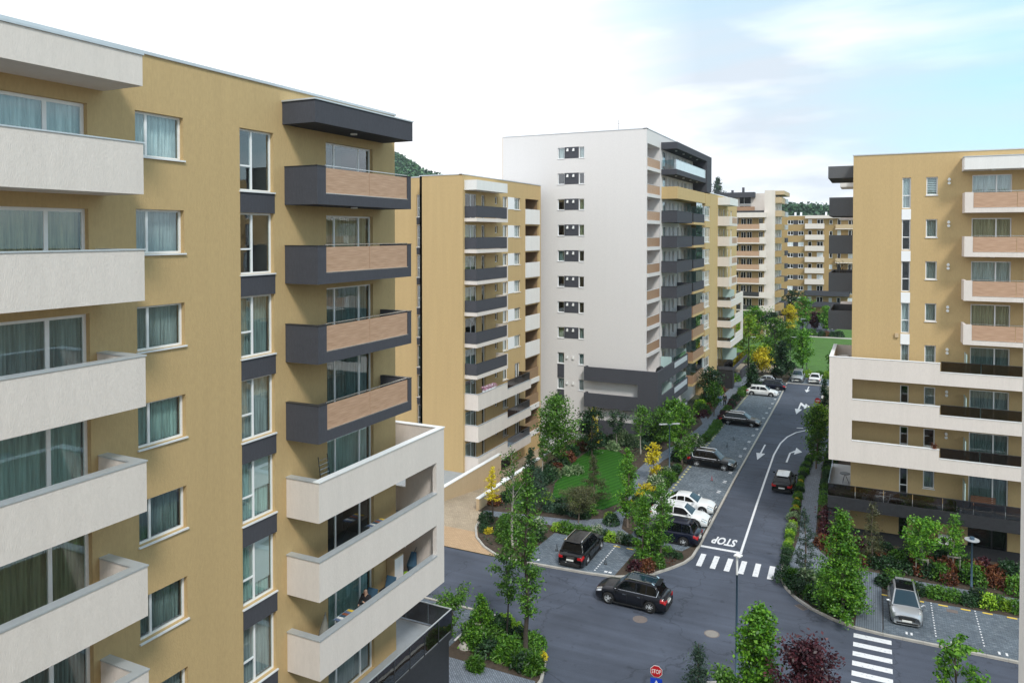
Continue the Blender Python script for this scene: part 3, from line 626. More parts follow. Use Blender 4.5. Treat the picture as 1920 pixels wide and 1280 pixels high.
for u in (92, 96, 100, 104): downlight(fCr, u, 1.2, 33.25); downlight(fCr, u, 1.2, Lc(0) - .5)
z = Lc(0)
fCr.box('balcony_slab', 89.5, 106.9, 0, 1.85, z - .5, z + .12, M['grey'])
for i in range(8): fCr.box('rail_glass', 89.6 + i * 2.15, 91.7 + i * 2.15, 1.78, 1.8, z + .15, z + 1.25, M['white_frost'])
fCr.box('rail_glass', 89.6, 89.62, .05, 1.77, z + .15, z + 1.25, M['clear_glass']); fCr.box('handrail', 89.6, 106.8, 1.76, 1.82, z + 1.252, z + 1.29, M['steel'])
fCr.balcony(89.7, 107.0, 1.95, Lc(1) - .35, Lc(1) + 1.1, M['ochre_pale'], None, right=False); 
for k in range(2, 8): fCr.balcony(89.7, 98.0, 1.9, Lc(k) - .15, Lc(k) + 1.22, M['grey'], M['dark_metal'])
for k in range(2, 10):
    z = Lc(k); pm = M['dark_metal'] if k < 6 else M['wood_far']
    fCr.box('balcony_slab', 98.9, 105.9, 0, 1.9, z - .3, z, M['ochre_pale'])
    fCr.box('rail_panel', 98.95, 105.85, 1.82, 1.86, z + .02, z + 1.15, pm if k >= 6 else M['grey']); fCr.box('rail_panel', 98.95, 99.0, .02, 1.81, z + .02, z + 1.15, pm)
    for i in range(4): fCr.box('glass_screen', 101.2 + i * 1.16, 102.33 + i * 1.16, 1.72, 1.74, z + .02, z + 2.65, M['teal_glass'])
    # glazed bay
    fCr.box('bay_wall', 106.05, 109.2, 0, 1.99, z - .62, z + .35, M['ochre_pale'])
    b = empty('bay_window', (0, 0, 0)); b.parent = bC; b.location = fCr.pos(106.1, -1.9, z + .352); b.rotation_euler = (0, 0, R(90))
    me = frame_mesh(3.0, 2.0, (.33, .66), (0, 1, .35), .08, M['pvc']); link('frame', me, b)
    link('pane', simple_mesh('bayp', lambda: MB().box(.08, 2.92, .02, .04, .08, 1.92).mesh('pane', M['glass'])), b)
    link('frame', frame_mesh(1.85, 2.0, (.5,), (0, 1, .35), .08, M['pvc']), b, (0, 1.88, 0), R(-90)); link('pane', simple_mesh('bayq', lambda: MB().box(.02, .04, .08, 1.8, .08, 1.92).mesh('pane', M['glass'])), b)
    link('sill', simple_mesh('bays', lambda: MB().box(-.08, 3.05, -.12, 1.85, -.07, -.003).mesh('sill', M['sill'])), b, (0, 0, 0))
    link('room', simple_mesh('bayr', lambda: MB().box(.15, 2.9, .5, 1.85, 0, 2.0).mesh('room', CURT[0])), b)
# ochre pier with the lower roof, then the far wing
fCr.box('pier_wall', 109.25, 114.6, 0, 2.0, -.5, 28.9, M['ochre_pale']); fCr.box('upper_bay_wall', 106.05, 109.2, 0, 1.99, Lc(2) + 2.36, Lc(1) + 1.1, M['ochre_pale'])
fCr.box('roof_coping', 109.2, 132, -.4, 2.05, 28.902, 29.0, M['coping_w'])
# dark wrap round the foot
wc = lambda n, x0, x1, y0, y1, z0, z1, m: wbox(bC, n, x0, x1, y0, y1, z0, z1, m)
for k in (8, 9, 10):
    zb, zt = Lc(k) - .33, Lc(k) + 1.27
    wc('balcony_wall', -30.3, -23.9, 82.2, 82.42, zb, zt, M['grey']); wc('balcony_wall', -21.82, -21.6, 84.0, 97.2, zb, zt if k < 10 else zt, M['grey'])
    wc('balcony_side', -30.3, -30.08, 82.422, 83.098, zb, zt, M['grey']); wc('balcony_slab', -23.198, -21.822, 84.0, 97.2, zb, Lc(k), M['grey']); wc('balcony_slab', -30.07, -23.9, 82.422, 83.095, zb, Lc(k), M['grey'])
    if k < 10 or True:
        for i in range(2): wc('rail_glass', -21.7, -21.68, 89.8 + 3.3 * i, 93.0 + 3.3 * i, zt + .05, zt + .5, M['clear_glass'])
        wc('white_rail_panel', -21.598, -21.56, 90.0, 96.6, zt - .75, zt - .12, M['white_frost'])
    wc('divider_screen', -23.15, -21.85, 89.55, 89.6, Lc(k), Lc(k) + 1.9, M['pale_green'])
    wc('divider_screen', -23.15, -21.85, 97.3, 97.35, Lc(k), Lc(k) + 1.9, M['pale_green']) if k < 10 else None
    downlight(fCr, 94, .8, zb)
wc('corner_pier', -23.9, -21.6, 82.2, 82.42, Lc(10) - .33, Lc(8) + 1.27, M['grey']); wc('corner_pier', -21.82, -21.6, 82.422, 83.998, Lc(10) - .33, Lc(8) + 1.27, M['grey'])
wc('corner_slab', -23.898, -21.822, 82.422, 83.998, Lc(8) - .33, Lc(8), M['grey'])
wc('base_wall', -30.0, -22.2, 82.6, 83.09, -1, Lc(10) - .34, M['dark_tile']); wc('base_wall', -23.18, -22.3, 83.1, 97.2, -1, Lc(10) - .34, M['dark_tile'])
# far wing of the same block: cream balconies
bC2 = empty('apartment_building', (-21.2, 114.6, 0), 'lower cream and ochre wing behind the tall white block, white balconies facing the street', 'building')
fW = Fac(bC2, -21.2, 0, 90)
Lw = lambda k: 24.55 - H1 * k
hs = [(u, Lw(k) + .05, w, 2.3) for k in range(9) for (u, w) in ((115.3, 1.2), (117.6, .8), (119.4, 1.6), (123, 1.2), (126, 1.6))]
fW.wall(114.6, 132, -1, 28.9, hs, M['ochre_pale'], depth=.16)
for (u, z, w, h) in hs: fW.window(u, z, w, h, (.5,) if w > 1 else (), sill=False, dep=.1)
fWf = Fac(bC2, 0, 114.6, 0)
for k in range(4):
    z = Lw(k); fW.balcony(115.0, 122.2, 1.7, z - .2, z + 1.2, M['cream'], None, right=False)
    fW.box('wood_panel', 117.5, 121.6, 1.702, 1.73, z + .2, z + 1.05, M['wood'])
fW.box('canopy', 115.0, 122.4, 0, 1.75, Lw(0) + 2.9, Lw(0) + 4.0, M['white'])
for k in (4, 5, 6):
    z = Lw(k); fW.balcony(114.9, 125.0, 2.0, z - .2, z + .75, M['cream'], M['coping_w'], right=False)
    for i in range(2): fW.box('rail_glass', 114.95 + 2.0 * i, 116.9 + 2.0 * i, 1.9, 1.92, z + .8, z + 1.3, M['dark_glass'])
    fW.box('rail_glass', 114.95, 114.97, .1, 1.88, z + .8, z + 1.3, M['dark_glass']); fW.box('upper_parapet', 119.2, 125.0, 1.86, 2.002, z + .8, z + 1.45, M['cream'])
    fW.box('divider_screen', 119.0, 119.05, .1, 1.8, z, z + 2.2, M['pale_green'])
fW.box('corner_pier', 125.002, 126.4, 1.8, 2.0, Lw(6) - .2, Lw(4) + 1.45, M['cream'])
z = Lw(7); fW.box('terrace_slab', 114.9, 130, 0, 2.4, z - .5, z, M['grey'])
for i in range(7): fW.box('rail_glass', 114.95 + i * 2.1, 117 + i * 2.1, 2.32, 2.34, z + .02, z + 1.1, M['dark_glass'])
fW.box('rail_glass', 114.95, 114.97, .1, 2.3, z + .02, z + 1.1, M['dark_glass']); fW.box('divider_screen', 119.0, 119.05, .1, 2.2, z, z + 2.3, M['pale_green'])
fW.box('base_pier', 115, 116.5, 0, 2.3, -1, z - .502, M['dark_tile']); fW.box('base_pier', 124, 130, 1.9, 2.35, -1, 1.3, M['grey'])
wbox(bC2, 'roof', -40, -21.3, 110, 132, 28.3, 28.5, M['coping']); wc('roof', -41.2, -23.4, 83.4, 110, 34.4, 34.6, M['coping']); wc('wall', -41.2, -23.2, 110.002, 110.2, 28, 34.92, M['cream']); wbox(bC2, 'wall', -40, -21.2, 132.002, 132.2, -1, 28.9, M['ochre_pale'])
wc('wall', -41.4, -41.2, 83.1, 110, 20, 34.92, M['cream'])
an = MB(); an.tube([(0, 0, 0), (0, 0, 1.7)], .025, 5); an.box(-.25, .25, -.01, .01, 1.2, 1.22); o = an.build('antenna', M['dark_metal'], bC, (-26.8 + 23.2, 1.0, 34.6))
# small tree tops showing over the lower roof come later

# ---- E: cream and ochre block beyond ------------------------------------------------
bE = empty('apartment_building', (-20.3, 178, 0), 'distant ochre block with wood fronted balconies and white end wall beyond the tall block', 'building')
fE = Fac(bE, 0, 178, 0)
Le = lambda k: 24.3 - H1 * k
hs = []
for k in range(8):
    hs += [(-29.2, Le(k) + .9, 1.1, 1.5), (-27.6, Le(k) + .9, 1.1, 1.5), (-26.3, Le(k) + .3, 1.1, 2.1), (-23.7, Le(k) + .3, .9, 2.1)]
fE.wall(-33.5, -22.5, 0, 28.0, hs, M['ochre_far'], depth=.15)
for (u, z, w, h) in hs: fE.window(u, z, w, h, (.5,), sill=False, dep=.08, room=False, g=M['car_glass'])
fE.wall(-22.5, -20.3, 0, 33.0, [], M['cream'], depth=.1, d=.02)
for k in range(7):
    z = Le(k)
    fE.box('balcony_slab', -30.6, -22.0, 0, 1.5, z - .3, z - .02, M['cream'])
    if k < 5: fE.box('wood_panel', -30.5, -23.4, 1.4, 1.45, z, z + 1.1, M['wood']); fE.box('balcony_end', -23.38, -22.0, 1.2, 1.48, z, z + 1.25, M['cream'])
    else: fE.box('rail_glass', -30.5, -23, 1.4, 1.44, z, z + 1.0, M['dark_metal']); fE.box('balcony_end', -23.38, -20.6, 1.2, 1.48, z - .3, z + 1.0, M['cream'])
fE.box('canopy', -31, -22, 0, 1.6, Le(0) + 2.6, Le(0) + 3.7, M['cream'])
fE2 = Fac(bE, 0, 182, 0); hs = [(-28.6, Le(-1) + .4, 2.6, 2.0), (-28.6, Le(-2) - .2, 2.6, 2.2), (-33.5, Le(-1) + .5, 1.0, 1.5)]
fE2.wall(-34, -22.5, 27, 32.6, hs, M['cream'], depth=.15)
for (u, z, w, h) in hs: fE2.window(u, z, w, h, (.4,), sill=False, dep=.08, room=False, g=M['car_glass'])
fE2.box('canopy', -34, -25, 0, 1.8, 31.6, 32.8, M['grey']); fE2.box('wood_panel', -31.5, -25, 1.2, 1.25, 28.4, 29.5, M['wood_far']); fE2.box('balcony_slab', -31.6, -24.9, 0, 1.3, 27.9, 28.38, M['grey'])
fE.box('terrace_rail', -33.5, -22.6, .0, .1, 28.002, 28.5, M['dark_metal'])
fEr = Fac(bE, -20.3, 0, 90)
hs = [(u, Le(k) + .4, w, 2.0) for k in range(-2, 8) for (u, w) in ((179.5, 1.4), (183, 1.2), (187, 1.4))]
fEr.wall(178, 192, 0, 33.0, hs, M['cream'], depth=.15)
for (u, z, w, h) in hs: fEr.window(u, z, w, h, (.5,), sill=False, dep=.08, room=False, g=M['car_glass'])
for k in range(-2, 8): fEr.box('balcony', 179, 185, 0, 1.4, Le(k) - .2, Le(k) + 1.1, M['ochre_far' if k > -1 else 'beige']); fEr.box('rail_panel', 186, 191, 0, 1.6, Le(k) - .1, Le(k) + 1.0, M['coping' if k < 1 else 'grey'])
fEr.box('canopy', 179, 191, 0, 1.9, 32.0, 32.9, M['beige'])
wbox(bE, 'roof', -34, -20.4, 183, 192, 32.2, 32.4, M['coping']); wbox(bE, 'wall', -34, -20.3, 192.002, 192.2, 0, 33, M['cream'])
for (x, zt) in ((-28.5, 34.2), (-31, 33.6)): wbox(bE, 'chimney', x, x + .5, 185, 185.6, 32.4, zt, M['grey'])

# ---- F: ochre block closing the street ----------------------------------------------
bF = empty('apartment_building', (-12, 222, 0), 'long ochre apartment block closing the far end of the street, white balconies on its front', 'building')
fF = Fac(bF, 0, 222, 0)
Lf = lambda k: 24.6 - H1 * k + .35
hs = []
for k in range(8):
    z = Lf(k); hs += [(-21.9, z + .95, 1.5, 1.15), (-19.1, z + .95, 1.4, 1.15), (-16.6, z + .2, 1.0, 2.1), (-14.3, z + .2, 1.6, 2.1), (-11.2, z + .9, .8, 1.2), (-9.2, z + .2, .9, 2.1), (-6.5, z + .2, 1.6, 2.1), (-2, z + .9, 1.4, 1.2)]
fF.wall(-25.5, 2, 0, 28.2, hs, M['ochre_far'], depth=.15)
for (u, z, w, h) in hs: fF.window(u, z, w, h, (.5,) if w > 1.2 else (), sill=(h < 1.5), dep=.08, room=False, g=M['car_glass'] if random.random() < .6 else M['white_frost'], ft=.11)
for k in range(8):
    z = Lf(k); fF.box('dark_panel', -20.4, -19.1, 0, .03, z + .95, z + 2.1, M['grey'])
    if k < 6: fF.box('balcony', -17.3, -12.4, 0, 1.4, z - .3, z + 1.1, M['cream']); fF.box('balcony', -9.6, -2.5, 0, 1.4, z - .3, z + .8, M['beige']); fF.box('balcony_band', -9.7, -2.4, 0, 1.45, z - .5, z - .302, M['cream'])
    else: fF.box('balcony', -17.3, -6, 0, 1.8, z - .3, z + 1.0, M['grey'])
fF.box('canopy', -17.3, 2, 0, 1.3, Lf(0) + 2.5, Lf(0) + 3.3, M['cream'])
wbox(bF, 'roof', -25.5, 2, 222.3, 236, 27.8, 28.0, M['coping']); fF.box('roof_coping', -25.5, 2, -.4, .06, 28.202, 28.3, M['coping_w'])
for x in (-20.5, -19, -12.5, -6): wbox(bF, 'chimney', x, x + .5, 226, 226.5, 28, 29.3, M['coping_w'])
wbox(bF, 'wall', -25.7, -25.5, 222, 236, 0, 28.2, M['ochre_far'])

# ---- D: ochre block on the right -----------------------------------------------------
bD = empty('apartment_building', (-1.5, 62, 0), 'ochre apartment block on the right edge with a white frame of balconies round its corner', 'building')
fD = Fac(bD, 0, 62, 0)
Ld = lambda k: 24.72 - H1 * k
hs = []
for k in range(9):
    z = Ld(k); hs += [(3.3, z + 1.13, .72, 1.3), (6.13, z + .03, 2.38, 2.45), (12.5, z + .03, 2.38, 2.45), (16.5, z + 1.1, 1.4, 1.3), (20, z + .1, 1.4, 2.3)]
    hs.append((1.76, z + .2, .56, 2.23))
fD.wall(-1.5, 27, 0, 28.88, hs, M['ochre_pale'] if 0 else M['ochre'], depth=.2)
for k in range(9):
    z = Ld(k); dk = k == 8
    fD.window(3.3, z + 1.13, .72, 1.3, (), near=True, curt=[-1, 2, 2, 2, 2, 2, -1, 2, -1][k], m=M['dark_metal'] if dk else None, dep=.12, sill=not dk)
    fD.window(1.76, z + .2, .56, 2.23, (), (0, 1, .42), near=True, curt=[0, -1, -1, 0, 2, -1, -1, -1, -1][k], m=M['dark_metal'] if dk else None, dep=.12, sill=False)
    if k < 4: fD.box('white_spandrel', 1.74, 2.34, .0, .03, z - .62, z + .14, M['pvc'])
    fD.window(6.13, z + .03, 2.38, 2.45, (.62,), near=True, sill=False, curt=[0, 3, 0, 3, 1, 2, 1, 1, -1][k], m=M['dark_metal'] if dk else None, dep=.12)
    for (u, w, o_, h) in ((12.5, 2.38, .03, 2.45), (16.5, 1.4, 1.1, 1.3), (20, 1.4, .1, 2.3)): fD.window(u, z + o_, w, h, (.5,), sill=False)
    if k == 0:
        for j in range(9):
            fD.box('blind_slat', 3.38, 3.94, -.22, -.25, z + 1.2 + j * .13, z + 1.27 + j * .13, M['blind'])
            fD.box('blind_slat', 1.82, 2.26, -.22, -.25, z + 1.2 + j * .13, z + 1.27 + j * .13, M['blind'])
    if k < 7:
        me = simple_mesh('vent2', lambda: MB().tube([(0, 0, 0), (0, -.14, 0)], .1, 8).tube([(0, 0, -.25), (0, -.14, -.25)], .1, 8).box(-.05, .05, -.16, -.1, -.05, .12).mesh('vent_cowl', M['signwhite'])); fD.put('vent_cowl', me, 4.72, 0, z + 2.2)
    if k < 4:
        fD.frame_balcony(5.55, 13.9, 1.7, z - .2, z + 1.2, M['cream'], 3, band=.3, endw=.5)
for u in (7.3,):
    for k in range(4): downlight(fD, u, .9, Ld(k) - .2 if k else Ld(0) + 2.75)
fD.box('canopy', 5.5, 13.9, 0, 1.7, Ld(0) + 2.75, Ld(0) + 3.62, M['white']); fD.box('canopy_flashing', 5.45, 13.95, .01, 1.74, Ld(0) + 3.622, Ld(0) + 3.67, M['coping'])
fD.box('roof_coping', -1.55, 27, -.4, .05, 28.882, 28.96, M['coping'])
me = simple_mesh('vent3', lambda: MB().box(-.12, .12, -.15, 0, 0, .3).mesh('meter_box', M['beige'])); fD.put('meter_box', me, 1.5, 0, 15.5)
wd = lambda n, x0, x1, y0, y1, z0, z1, m: wbox(bD, n, x0, x1, y0, y1, z0, z1, m)
# white frame k = 4,5,6 : front Y 60.2, side X -2.95
for k in (4, 5, 6):
    z = Ld(k); zb, zt = z - .1, z + 1.42
    if k == 6: zb = z + .02 - .15
    wd('balcony_wall', -1.4, 4.18, 60.2, 60.42, zb, zt, M['cream']); wd('balcony_wall', 4.182, 13.9, 60.2, 60.42, zb, zt - .62, M['cream'])
    wd('coping', -1.4 if k != 4 else -2.97, 4.2, 60.17, 60.45, zt + .002, zt + .04, M['coping_w']); wd('coping', 4.202, 13.9, 60.17, 60.45, zt - .618, zt - .58, M['coping_w'])
    wd('balcony_slab', -1.4, 13.9, 60.422, 61.998, z - .1, z + .1, M['deck']); wd('balcony_slab', -2.72, -1.502, 60.422, 67.2, z - .1, z + .1, M['deck'])
    for i in range(4): wd('rail_glass', 4.25 + i * 2.4, 6.6 + i * 2.4, 60.28, 60.30, zt - .55, zt + .12, M['dark_glass'])
    wd('handrail', 4.22, 13.9, 60.27, 60.31, zt + .122, zt + .15, M['dark_metal'])
    wd('side_wall', -2.95, -2.73, 60.422, 67.2, zb, zt, M['cream']); wd('side_wall', -2.72, -1.51, 67.0, 67.2, zb, zt, M['cream'])
    wd('coping', -2.97, -2.7, 60.46, 67.22, zt + .002, zt + .04, M['coping_w'])
    if k > 4 or True: wd('divider_screen', 5.78, 5.83, 60.6, 61.95, z + .1, z + 2.1, M['pale_green'])
wd('corner_pier', -2.95, -1.402, 60.2, 60.42, Ld(6) - .13, Ld(4) + 1.42, M['cream'])
# terrace k=7
z = Ld(7)
wd('terrace_slab', -3.0, 14, 60.35, 61.998, z - .72, z + .15, M['dark_tile']); wd('terrace_slab', -3.0, -1.502, 62, 69, z - .72, z + .15, M['dark_tile'])
wd('terrace_tiles', -2.95, 13.9, 60.45, 61.99, z + .152, z + .162, M['deck']); wd('terrace_tiles', -2.95, -1.51, 62, 69, z + .152, z + .162, M['deck'])
for i in range(9): wd('rail_glass', -2.98 + i * 1.86, -1.16 + i * 1.86, 60.38, 60.40, z + .18, z + 1.05, M['dark_glass'])
for i in range(4): wd('rail_glass', -2.98, -2.96, 60.45 + i * 1.9, 62.3 + i * 1.9, z + .18, z + 1.05, M['dark_glass'])
wd('handrail', -3.0, 14, 60.365, 60.415, z + 1.052, z + 1.09, M['dark_metal'])
wd('divider_screen', 5.78, 5.83, 60.5, 61.95, z + .15, z + 2.2, M['pale_green'])
wd('corner_column', -2.95, -2.3, 60.6, 61.2, 0, z - .722, M['dark_tile'])
wd('base_cladding', -1.48, 27, 61.9, 61.995, 0, .95, M['dark_tile']); wd('light_panel', -1.8, -1.52, 61.8, 61.99, 0, z - .722, M['cream'])
# side balconies over the street
for k in range(4):
    z = Ld(k); b = MB(); x0, x1, y0, y1 = -3.35, -1.505, 66.0, 72.5
    h = 1.5; rx, ry = bD.location.x, bD.location.y
    b.box(0, x1 - x0, 0, y1 - y0, 0, .2); b.box(0, .15, 0, y1 - y0, .2, h); b.box(.15, x1 - x0, 0, .15, .2, h); b.box(.15, x1 - x0, y1 - y0 - .15, y1 - y0, .2, h)
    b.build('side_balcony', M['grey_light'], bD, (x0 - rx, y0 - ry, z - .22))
    wd('side_balcony', -2.9, -1.505, 76, 80, z - .2, z + .9, M['cream']); wd('side_balcony_slab', -3.0, -1.505, 75.9, 80.1, z - .35, z - .202, M['white'])
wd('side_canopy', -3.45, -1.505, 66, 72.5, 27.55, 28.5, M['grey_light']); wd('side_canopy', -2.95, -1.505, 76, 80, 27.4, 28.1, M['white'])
me = simple_mesh('dl', None); 
wd('wall', -1.5, -1.3, 62.25, 86, 0, 28.88, M['ochre']); wd('wall', 26.8, 27, 62.25, 86, 0, 28.88, M['ochre']); wd('wall', -1.5, 27, 86, 86.2, 0, 28.88, M['ochre']); wd('roof', -1.3, 26.8, 62.3, 86, 28.3, 28.45, M['coping'])

# ---- the corner of the near building at the right edge -------------------------------
bN = empty('near_building', (1.735, 11.0, 0), 'near building whose white rendered wall corner runs along the right edge of the picture', 'building')
MB().box(0, 4.4, 0, .6, 0, 26).build('corner_wall', M['white'], bN)
wbox(bN, 'wall', 6.06, 18, -25, 11.6, 0, 28.6, M['ochre'])
for k in range(9):
    wbox(bN, 'balcony', 4.6, 6.058, -18, -3, La(k) - .2, La(k) + 1.2, M['cream']); wbox(bN, 'balcony', 4.6, 6.058, 3.5, 10.9, La(k) - .2, La(k) + 1.2, M['cream']); wbox(bN, 'window', 6.03, 6.055, -1.5, 2.5, La(k) + .4, La(k) + 2.4, M['car_glass'])

# ================================================================== GROUND
def sheet(name, poly, z0, z1, m, kind='structure', parent=None):
    o = MB().prism(poly, z0, z1).build(name, m, parent); o['kind'] = kind; return o
def arc(cx, cy, r, a0, a1, n=7): return [(cx + r * math.cos(R(a0 + (a1 - a0) * i / n)), cy + r * math.sin(R(a0 + (a1 - a0) * i / n))) for i in range(n + 1)]
tm = MB()
for (x0, x1, y0, y1) in ((-690, -35.7, -50, 850), (-29.7, 290, -50, 850), (-35.7, -29.7, -50, 55.5), (-35.7, -29.7, 82, 850)):
    tm.quad((x0, y0, -.06), (x1, y0, -.06), (x1, y1, -.06), (x0, y1, -.06))
tag(tm.build('ground', M['terrain']), kind='structure')
NW = [(-11.45, 56), (-11.5, 53.6), (-11.8, 52.4), (-12.4, 51.2), (-13.2, 49.9), (-14.2, 48.9), (-15.5, 48.2), (-17.5, 47.9), (-20, 47.72), (-22.7, 47.6)]
NE = [(0.6, 47.85), (-0.9, 48.0), (-2.0, 48.43), (-3.3, 49.25), (-4.3, 50.3), (-5.05, 51.5), (-5.5, 53), (-5.65, 56), (-5.85, 62), (-6.0, 68), (-6.2, 76), (-6.1, 84), (-5.4, 86.8), (-3.8, 88.2), (-1, 88.6)]
SW = [(-20.8, 40.2), (-19.2, 39.9), (-17.9, 39.35), (-17.1, 38.75), (-16.4, 38.0), (-15.7, 36.8), (-15.25, 35.3), (-15.1, 32)]
road = sheet('road', [(-90, 40.2)] + SW + [(-15.1, 15), (-9.9, 15), (-9.9, 34), (-9.2, 36.6), (-7.6, 38.8), (-5, 40), (60, 40.2), (60, 47.85)] + NE +
             [(60, 88.6), (60, 97), (-3.6, 97), (-5.6, 98), (-6.5, 100.2), (-6.5, 123.5), (-12.1, 123.5), (-11.75, 110), (-11.6, 72)] + NW + [(-90, 47.7)], -.05, 0, M['asphalt'])
def mark(name, poly, m=None, z=.008): return MB().quad(*[(x, y, z) for x, y in poly]).build(name, m or M['paint'], road)
for i in range(6):
    x = -11.1 + .945 * i; mark('crosswalk_stripe', [(x + .06, 52.45), (x + .43, 52.45), (x + .37, 54.62), (x, 54.62)])
for i in range(8):
    y = 47.0 - 1.035 * i; mark('crosswalk_stripe', [(-.9, y - .05), (1.05, y - .05), (1.05, y + .44), (-.9, y + .44)])
for i in range(4): x = -14.6 + 1.0 * i; mark('crosswalk_stripe', [(x, 33.3), (x + .45, 33.3), (x + .45, 35.4), (x, 35.4)])
mark('stop_line', [(-11.4, 55.78), (-8.45, 55.78), (-8.45, 56.12), (-11.4, 56.12)])
cl = [(-8.55, 56.125), (-8.9, 67), (-9.1, 74), (-9.33, 82.6), (-9.2, 87.5), (-8.8, 90.6), (-8.1, 93.0), (-7.2, 94.5), (-6.2, 95.3)]
b = MB()
for i in range(len(cl) - 1):
    (x0, y0), (x1, y1) = cl[i], cl[i + 1]
    def off(i):
        a, c = cl[max(i - 1, 0)], cl[min(i + 1, len(cl) - 1)]; dx, dy = c[0] - a[0], c[1] - a[1]; l = math.hypot(dx, dy); return (-dy / l * .085, dx / l * .085)
    o0, o1 = off(i), off(i + 1); b.quad((x0 - o0[0], y0 - o0[1], .008), (x1 - o1[0], y1 - o1[1], .008), (x1 + o1[0], y1 + o1[1], .008), (x0 + o0[0], y0 + o0[1], .008))
b.build('lane_line', M['paint'], road)
for (x, y) in ((-8.2, 95.2), (-7.2, 97.2), (-6.2, 99.2), (-5.3, 94.9), (-4.3, 95.0)): mark('lane_dash', [(x, y), (x + .7, y + .25), (x + .7, y + .5), (x, y + .25)])
def arrow(name, pts_list):
    b = MB()
    for p in pts_list: b.quad(*[(x, y, .009) for x, y in p])
    b.build(name, M['paint'], road)
arrow('road_arrow', [[(-10.73, 82.6), (-10.57, 82.6), (-10.57, 86.2), (-10.73, 86.2)], [(-10.65, 80.0), (-10.2, 82.6), (-11.1, 82.6)]])
arrow('road_arrow', [[(-7.95, 80.4), (-7.78, 80.4), (-7.78, 84.0), (-7.95, 84.0)], [(-7.95, 84.0), (-7.78, 84.0), (-7.45, 84.5), (-7.45, 85.3)], [(-7.45, 83.6), (-6.75, 84.9), (-7.45, 86.4)]])
arrow('road_arrow', [[(-9.0, 105.8), (-8.8, 105.8), (-8.8, 110), (-9.0, 110)], [(-8.9, 102.6), (-8.45, 105.8), (-9.35, 105.8)], [(-8.8, 108.4), (-8.3, 107.2), (-8.3, 108.4), (-8.8, 109.8)], [(-8.3, 106.2), (-7.6, 107.9), (-8.3, 109.6)]])
arrow('road_arrow', [[(-8.9, 119.4), (-8.75, 119.4), (-8.75, 122.2), (-8.9, 122.2)], [(-8.82, 117.5), (-8.45, 119.4), (-9.2, 119.4)]])
def text_mesh(txt, w, h, name, m, bold=.0):
    cu = D.curves.new('txt', 'FONT'); cu.body = txt; cu.align_x = 'CENTER'; cu.align_y = 'CENTER'; cu.offset = bold; cu.resolution_u = 3
    o = D.objects.new('txt', cu); COL.objects.link(o); dg = bpy.context.evaluated_depsgraph_get(); me = D.meshes.new_from_object(o.evaluated_get(dg))
    D.objects.remove(o); vs = [v.co.copy() for v in me.vertices]
    x0, x1 = min(v.x for v in vs), max(v.x for v in vs); y0, y1 = min(v.y for v in vs), max(v.y for v in vs)
    for v in me.vertices: v.co = ((v.co.x - (x0 + x1) / 2) * w / (x1 - x0), (v.co.y - (y0 + y1) / 2) * h / (y1 - y0), 0)
    me.materials.clear(); me.materials.append(m); me.name = name; return me
link('road_lettering', text_mesh('STOP', 1.75, 1.45, 'road_lettering', M['paint'], .035), road, (-10.0, 57.5, .011), R(180 - 2))
for (x, y, m) in ((-12.47, 43.6, M['iron']), (-8.28, 43.79, M['cover'])):
    mh = empty('manhole_cover', (x, y, 0), 'round rusty iron manhole cover behind the driving dark car' if m is M['iron'] else 'round pale manhole cover in the middle of the junction', 'manhole cover')
    MB().tube([(0, 0, .0), (0, 0, .006)], .44, 20).build('ring', M['iron'], mh); MB().tube([(0, 0, .006), (0, 0, .012)], .37, 20).build('lid', m, mh)
for (x, y, l) in ((-3.9, 49.35, 'small rusty drain grate beside the curved kerb on the right'), (-13.3, 48.9, 'small dark drain grate beside the curved kerb left of the crosswalk')):
    d_ = empty('drain_grate', (x, y, 0), l, 'drain', rz=R(-40)); MB().box(-.35, .35, -.22, .22, .001, .008).build('frame', M['iron'], d_)
    for i in range(6): MB().box(-.3 + i * .11, -.25 + i * .11, -.18, .18, .009, .013).build('bar', M['black_plastic'], d_)

# raised ground: beds, parking, paths, lawns
bed_w = sheet('planting_bed', [(-29.6, 55), (-29, 54.9), (-28.4, 53.6), (-28.0, 51.9), (-27.0, 50.2), (-25.7, 48.9), (-24.3, 48.05), (-22.7, 47.75)] + [(x - .1, y + .15) for x, y in reversed(NW[:-1])] + [(-11.7, 72), (-11.85, 110), (-12.2, 123.3), (-12.2, 140), (-40, 140), (-40, 112), (-21, 112), (-21, 83), (-29.6, 83)], -.05, .09, M['soil'])
bed_e = sheet('planting_bed', [(60, 48), (0.6, 48.0)] + [(x + .12, y + .13) for x, y in NE[1:]] + [(-1, 88.5), (60, 88.5)], -.05, .09, M['soil'])
bed_sw = sheet('planting_bed', [(-90, 40.05), (-20.8, 40.05), (-19.3, 39.75), (-18, 39.2), (-17.2, 38.6), (-16.55, 37.9), (-15.85, 36.7), (-15.4, 35.3), (-15.25, 20), (-90, 20)], -.05, .09, M['soil'])
bed_se = sheet('planting_bed', [(-9.75, 15), (-9.75, 34), (-9.1, 36.5), (-7.5, 38.65), (-5, 39.85), (60, 40.05), (60, 15)], -.05, .09, M['soil'])
bed_f = sheet('planting_bed', [(-40, 140), (-12, 140), (-12, 123.6), (-4, 123.6), (-4, 97.1), (60, 97.1), (60, 222), (-60, 222), (-60, 140)], -.05, .088, M['lawn_far'])
sheet('parking_area', [(-16.6, 58), (-16.6, 54.2), (-12.4, 54.2), (-11.7, 56), (-11.75, 72), (-11.9, 110), (-12.2, 123.3), (-16.4, 123.3)], 0, .1, M['park'])
sheet('parking_area', [(-22.3, 47.85), (-20, 47.9), (-17.5, 48.05), (-15.6, 48.3), (-15.4, 53.3), (-22.0, 53.3)], 0, .1, M['park_side'])
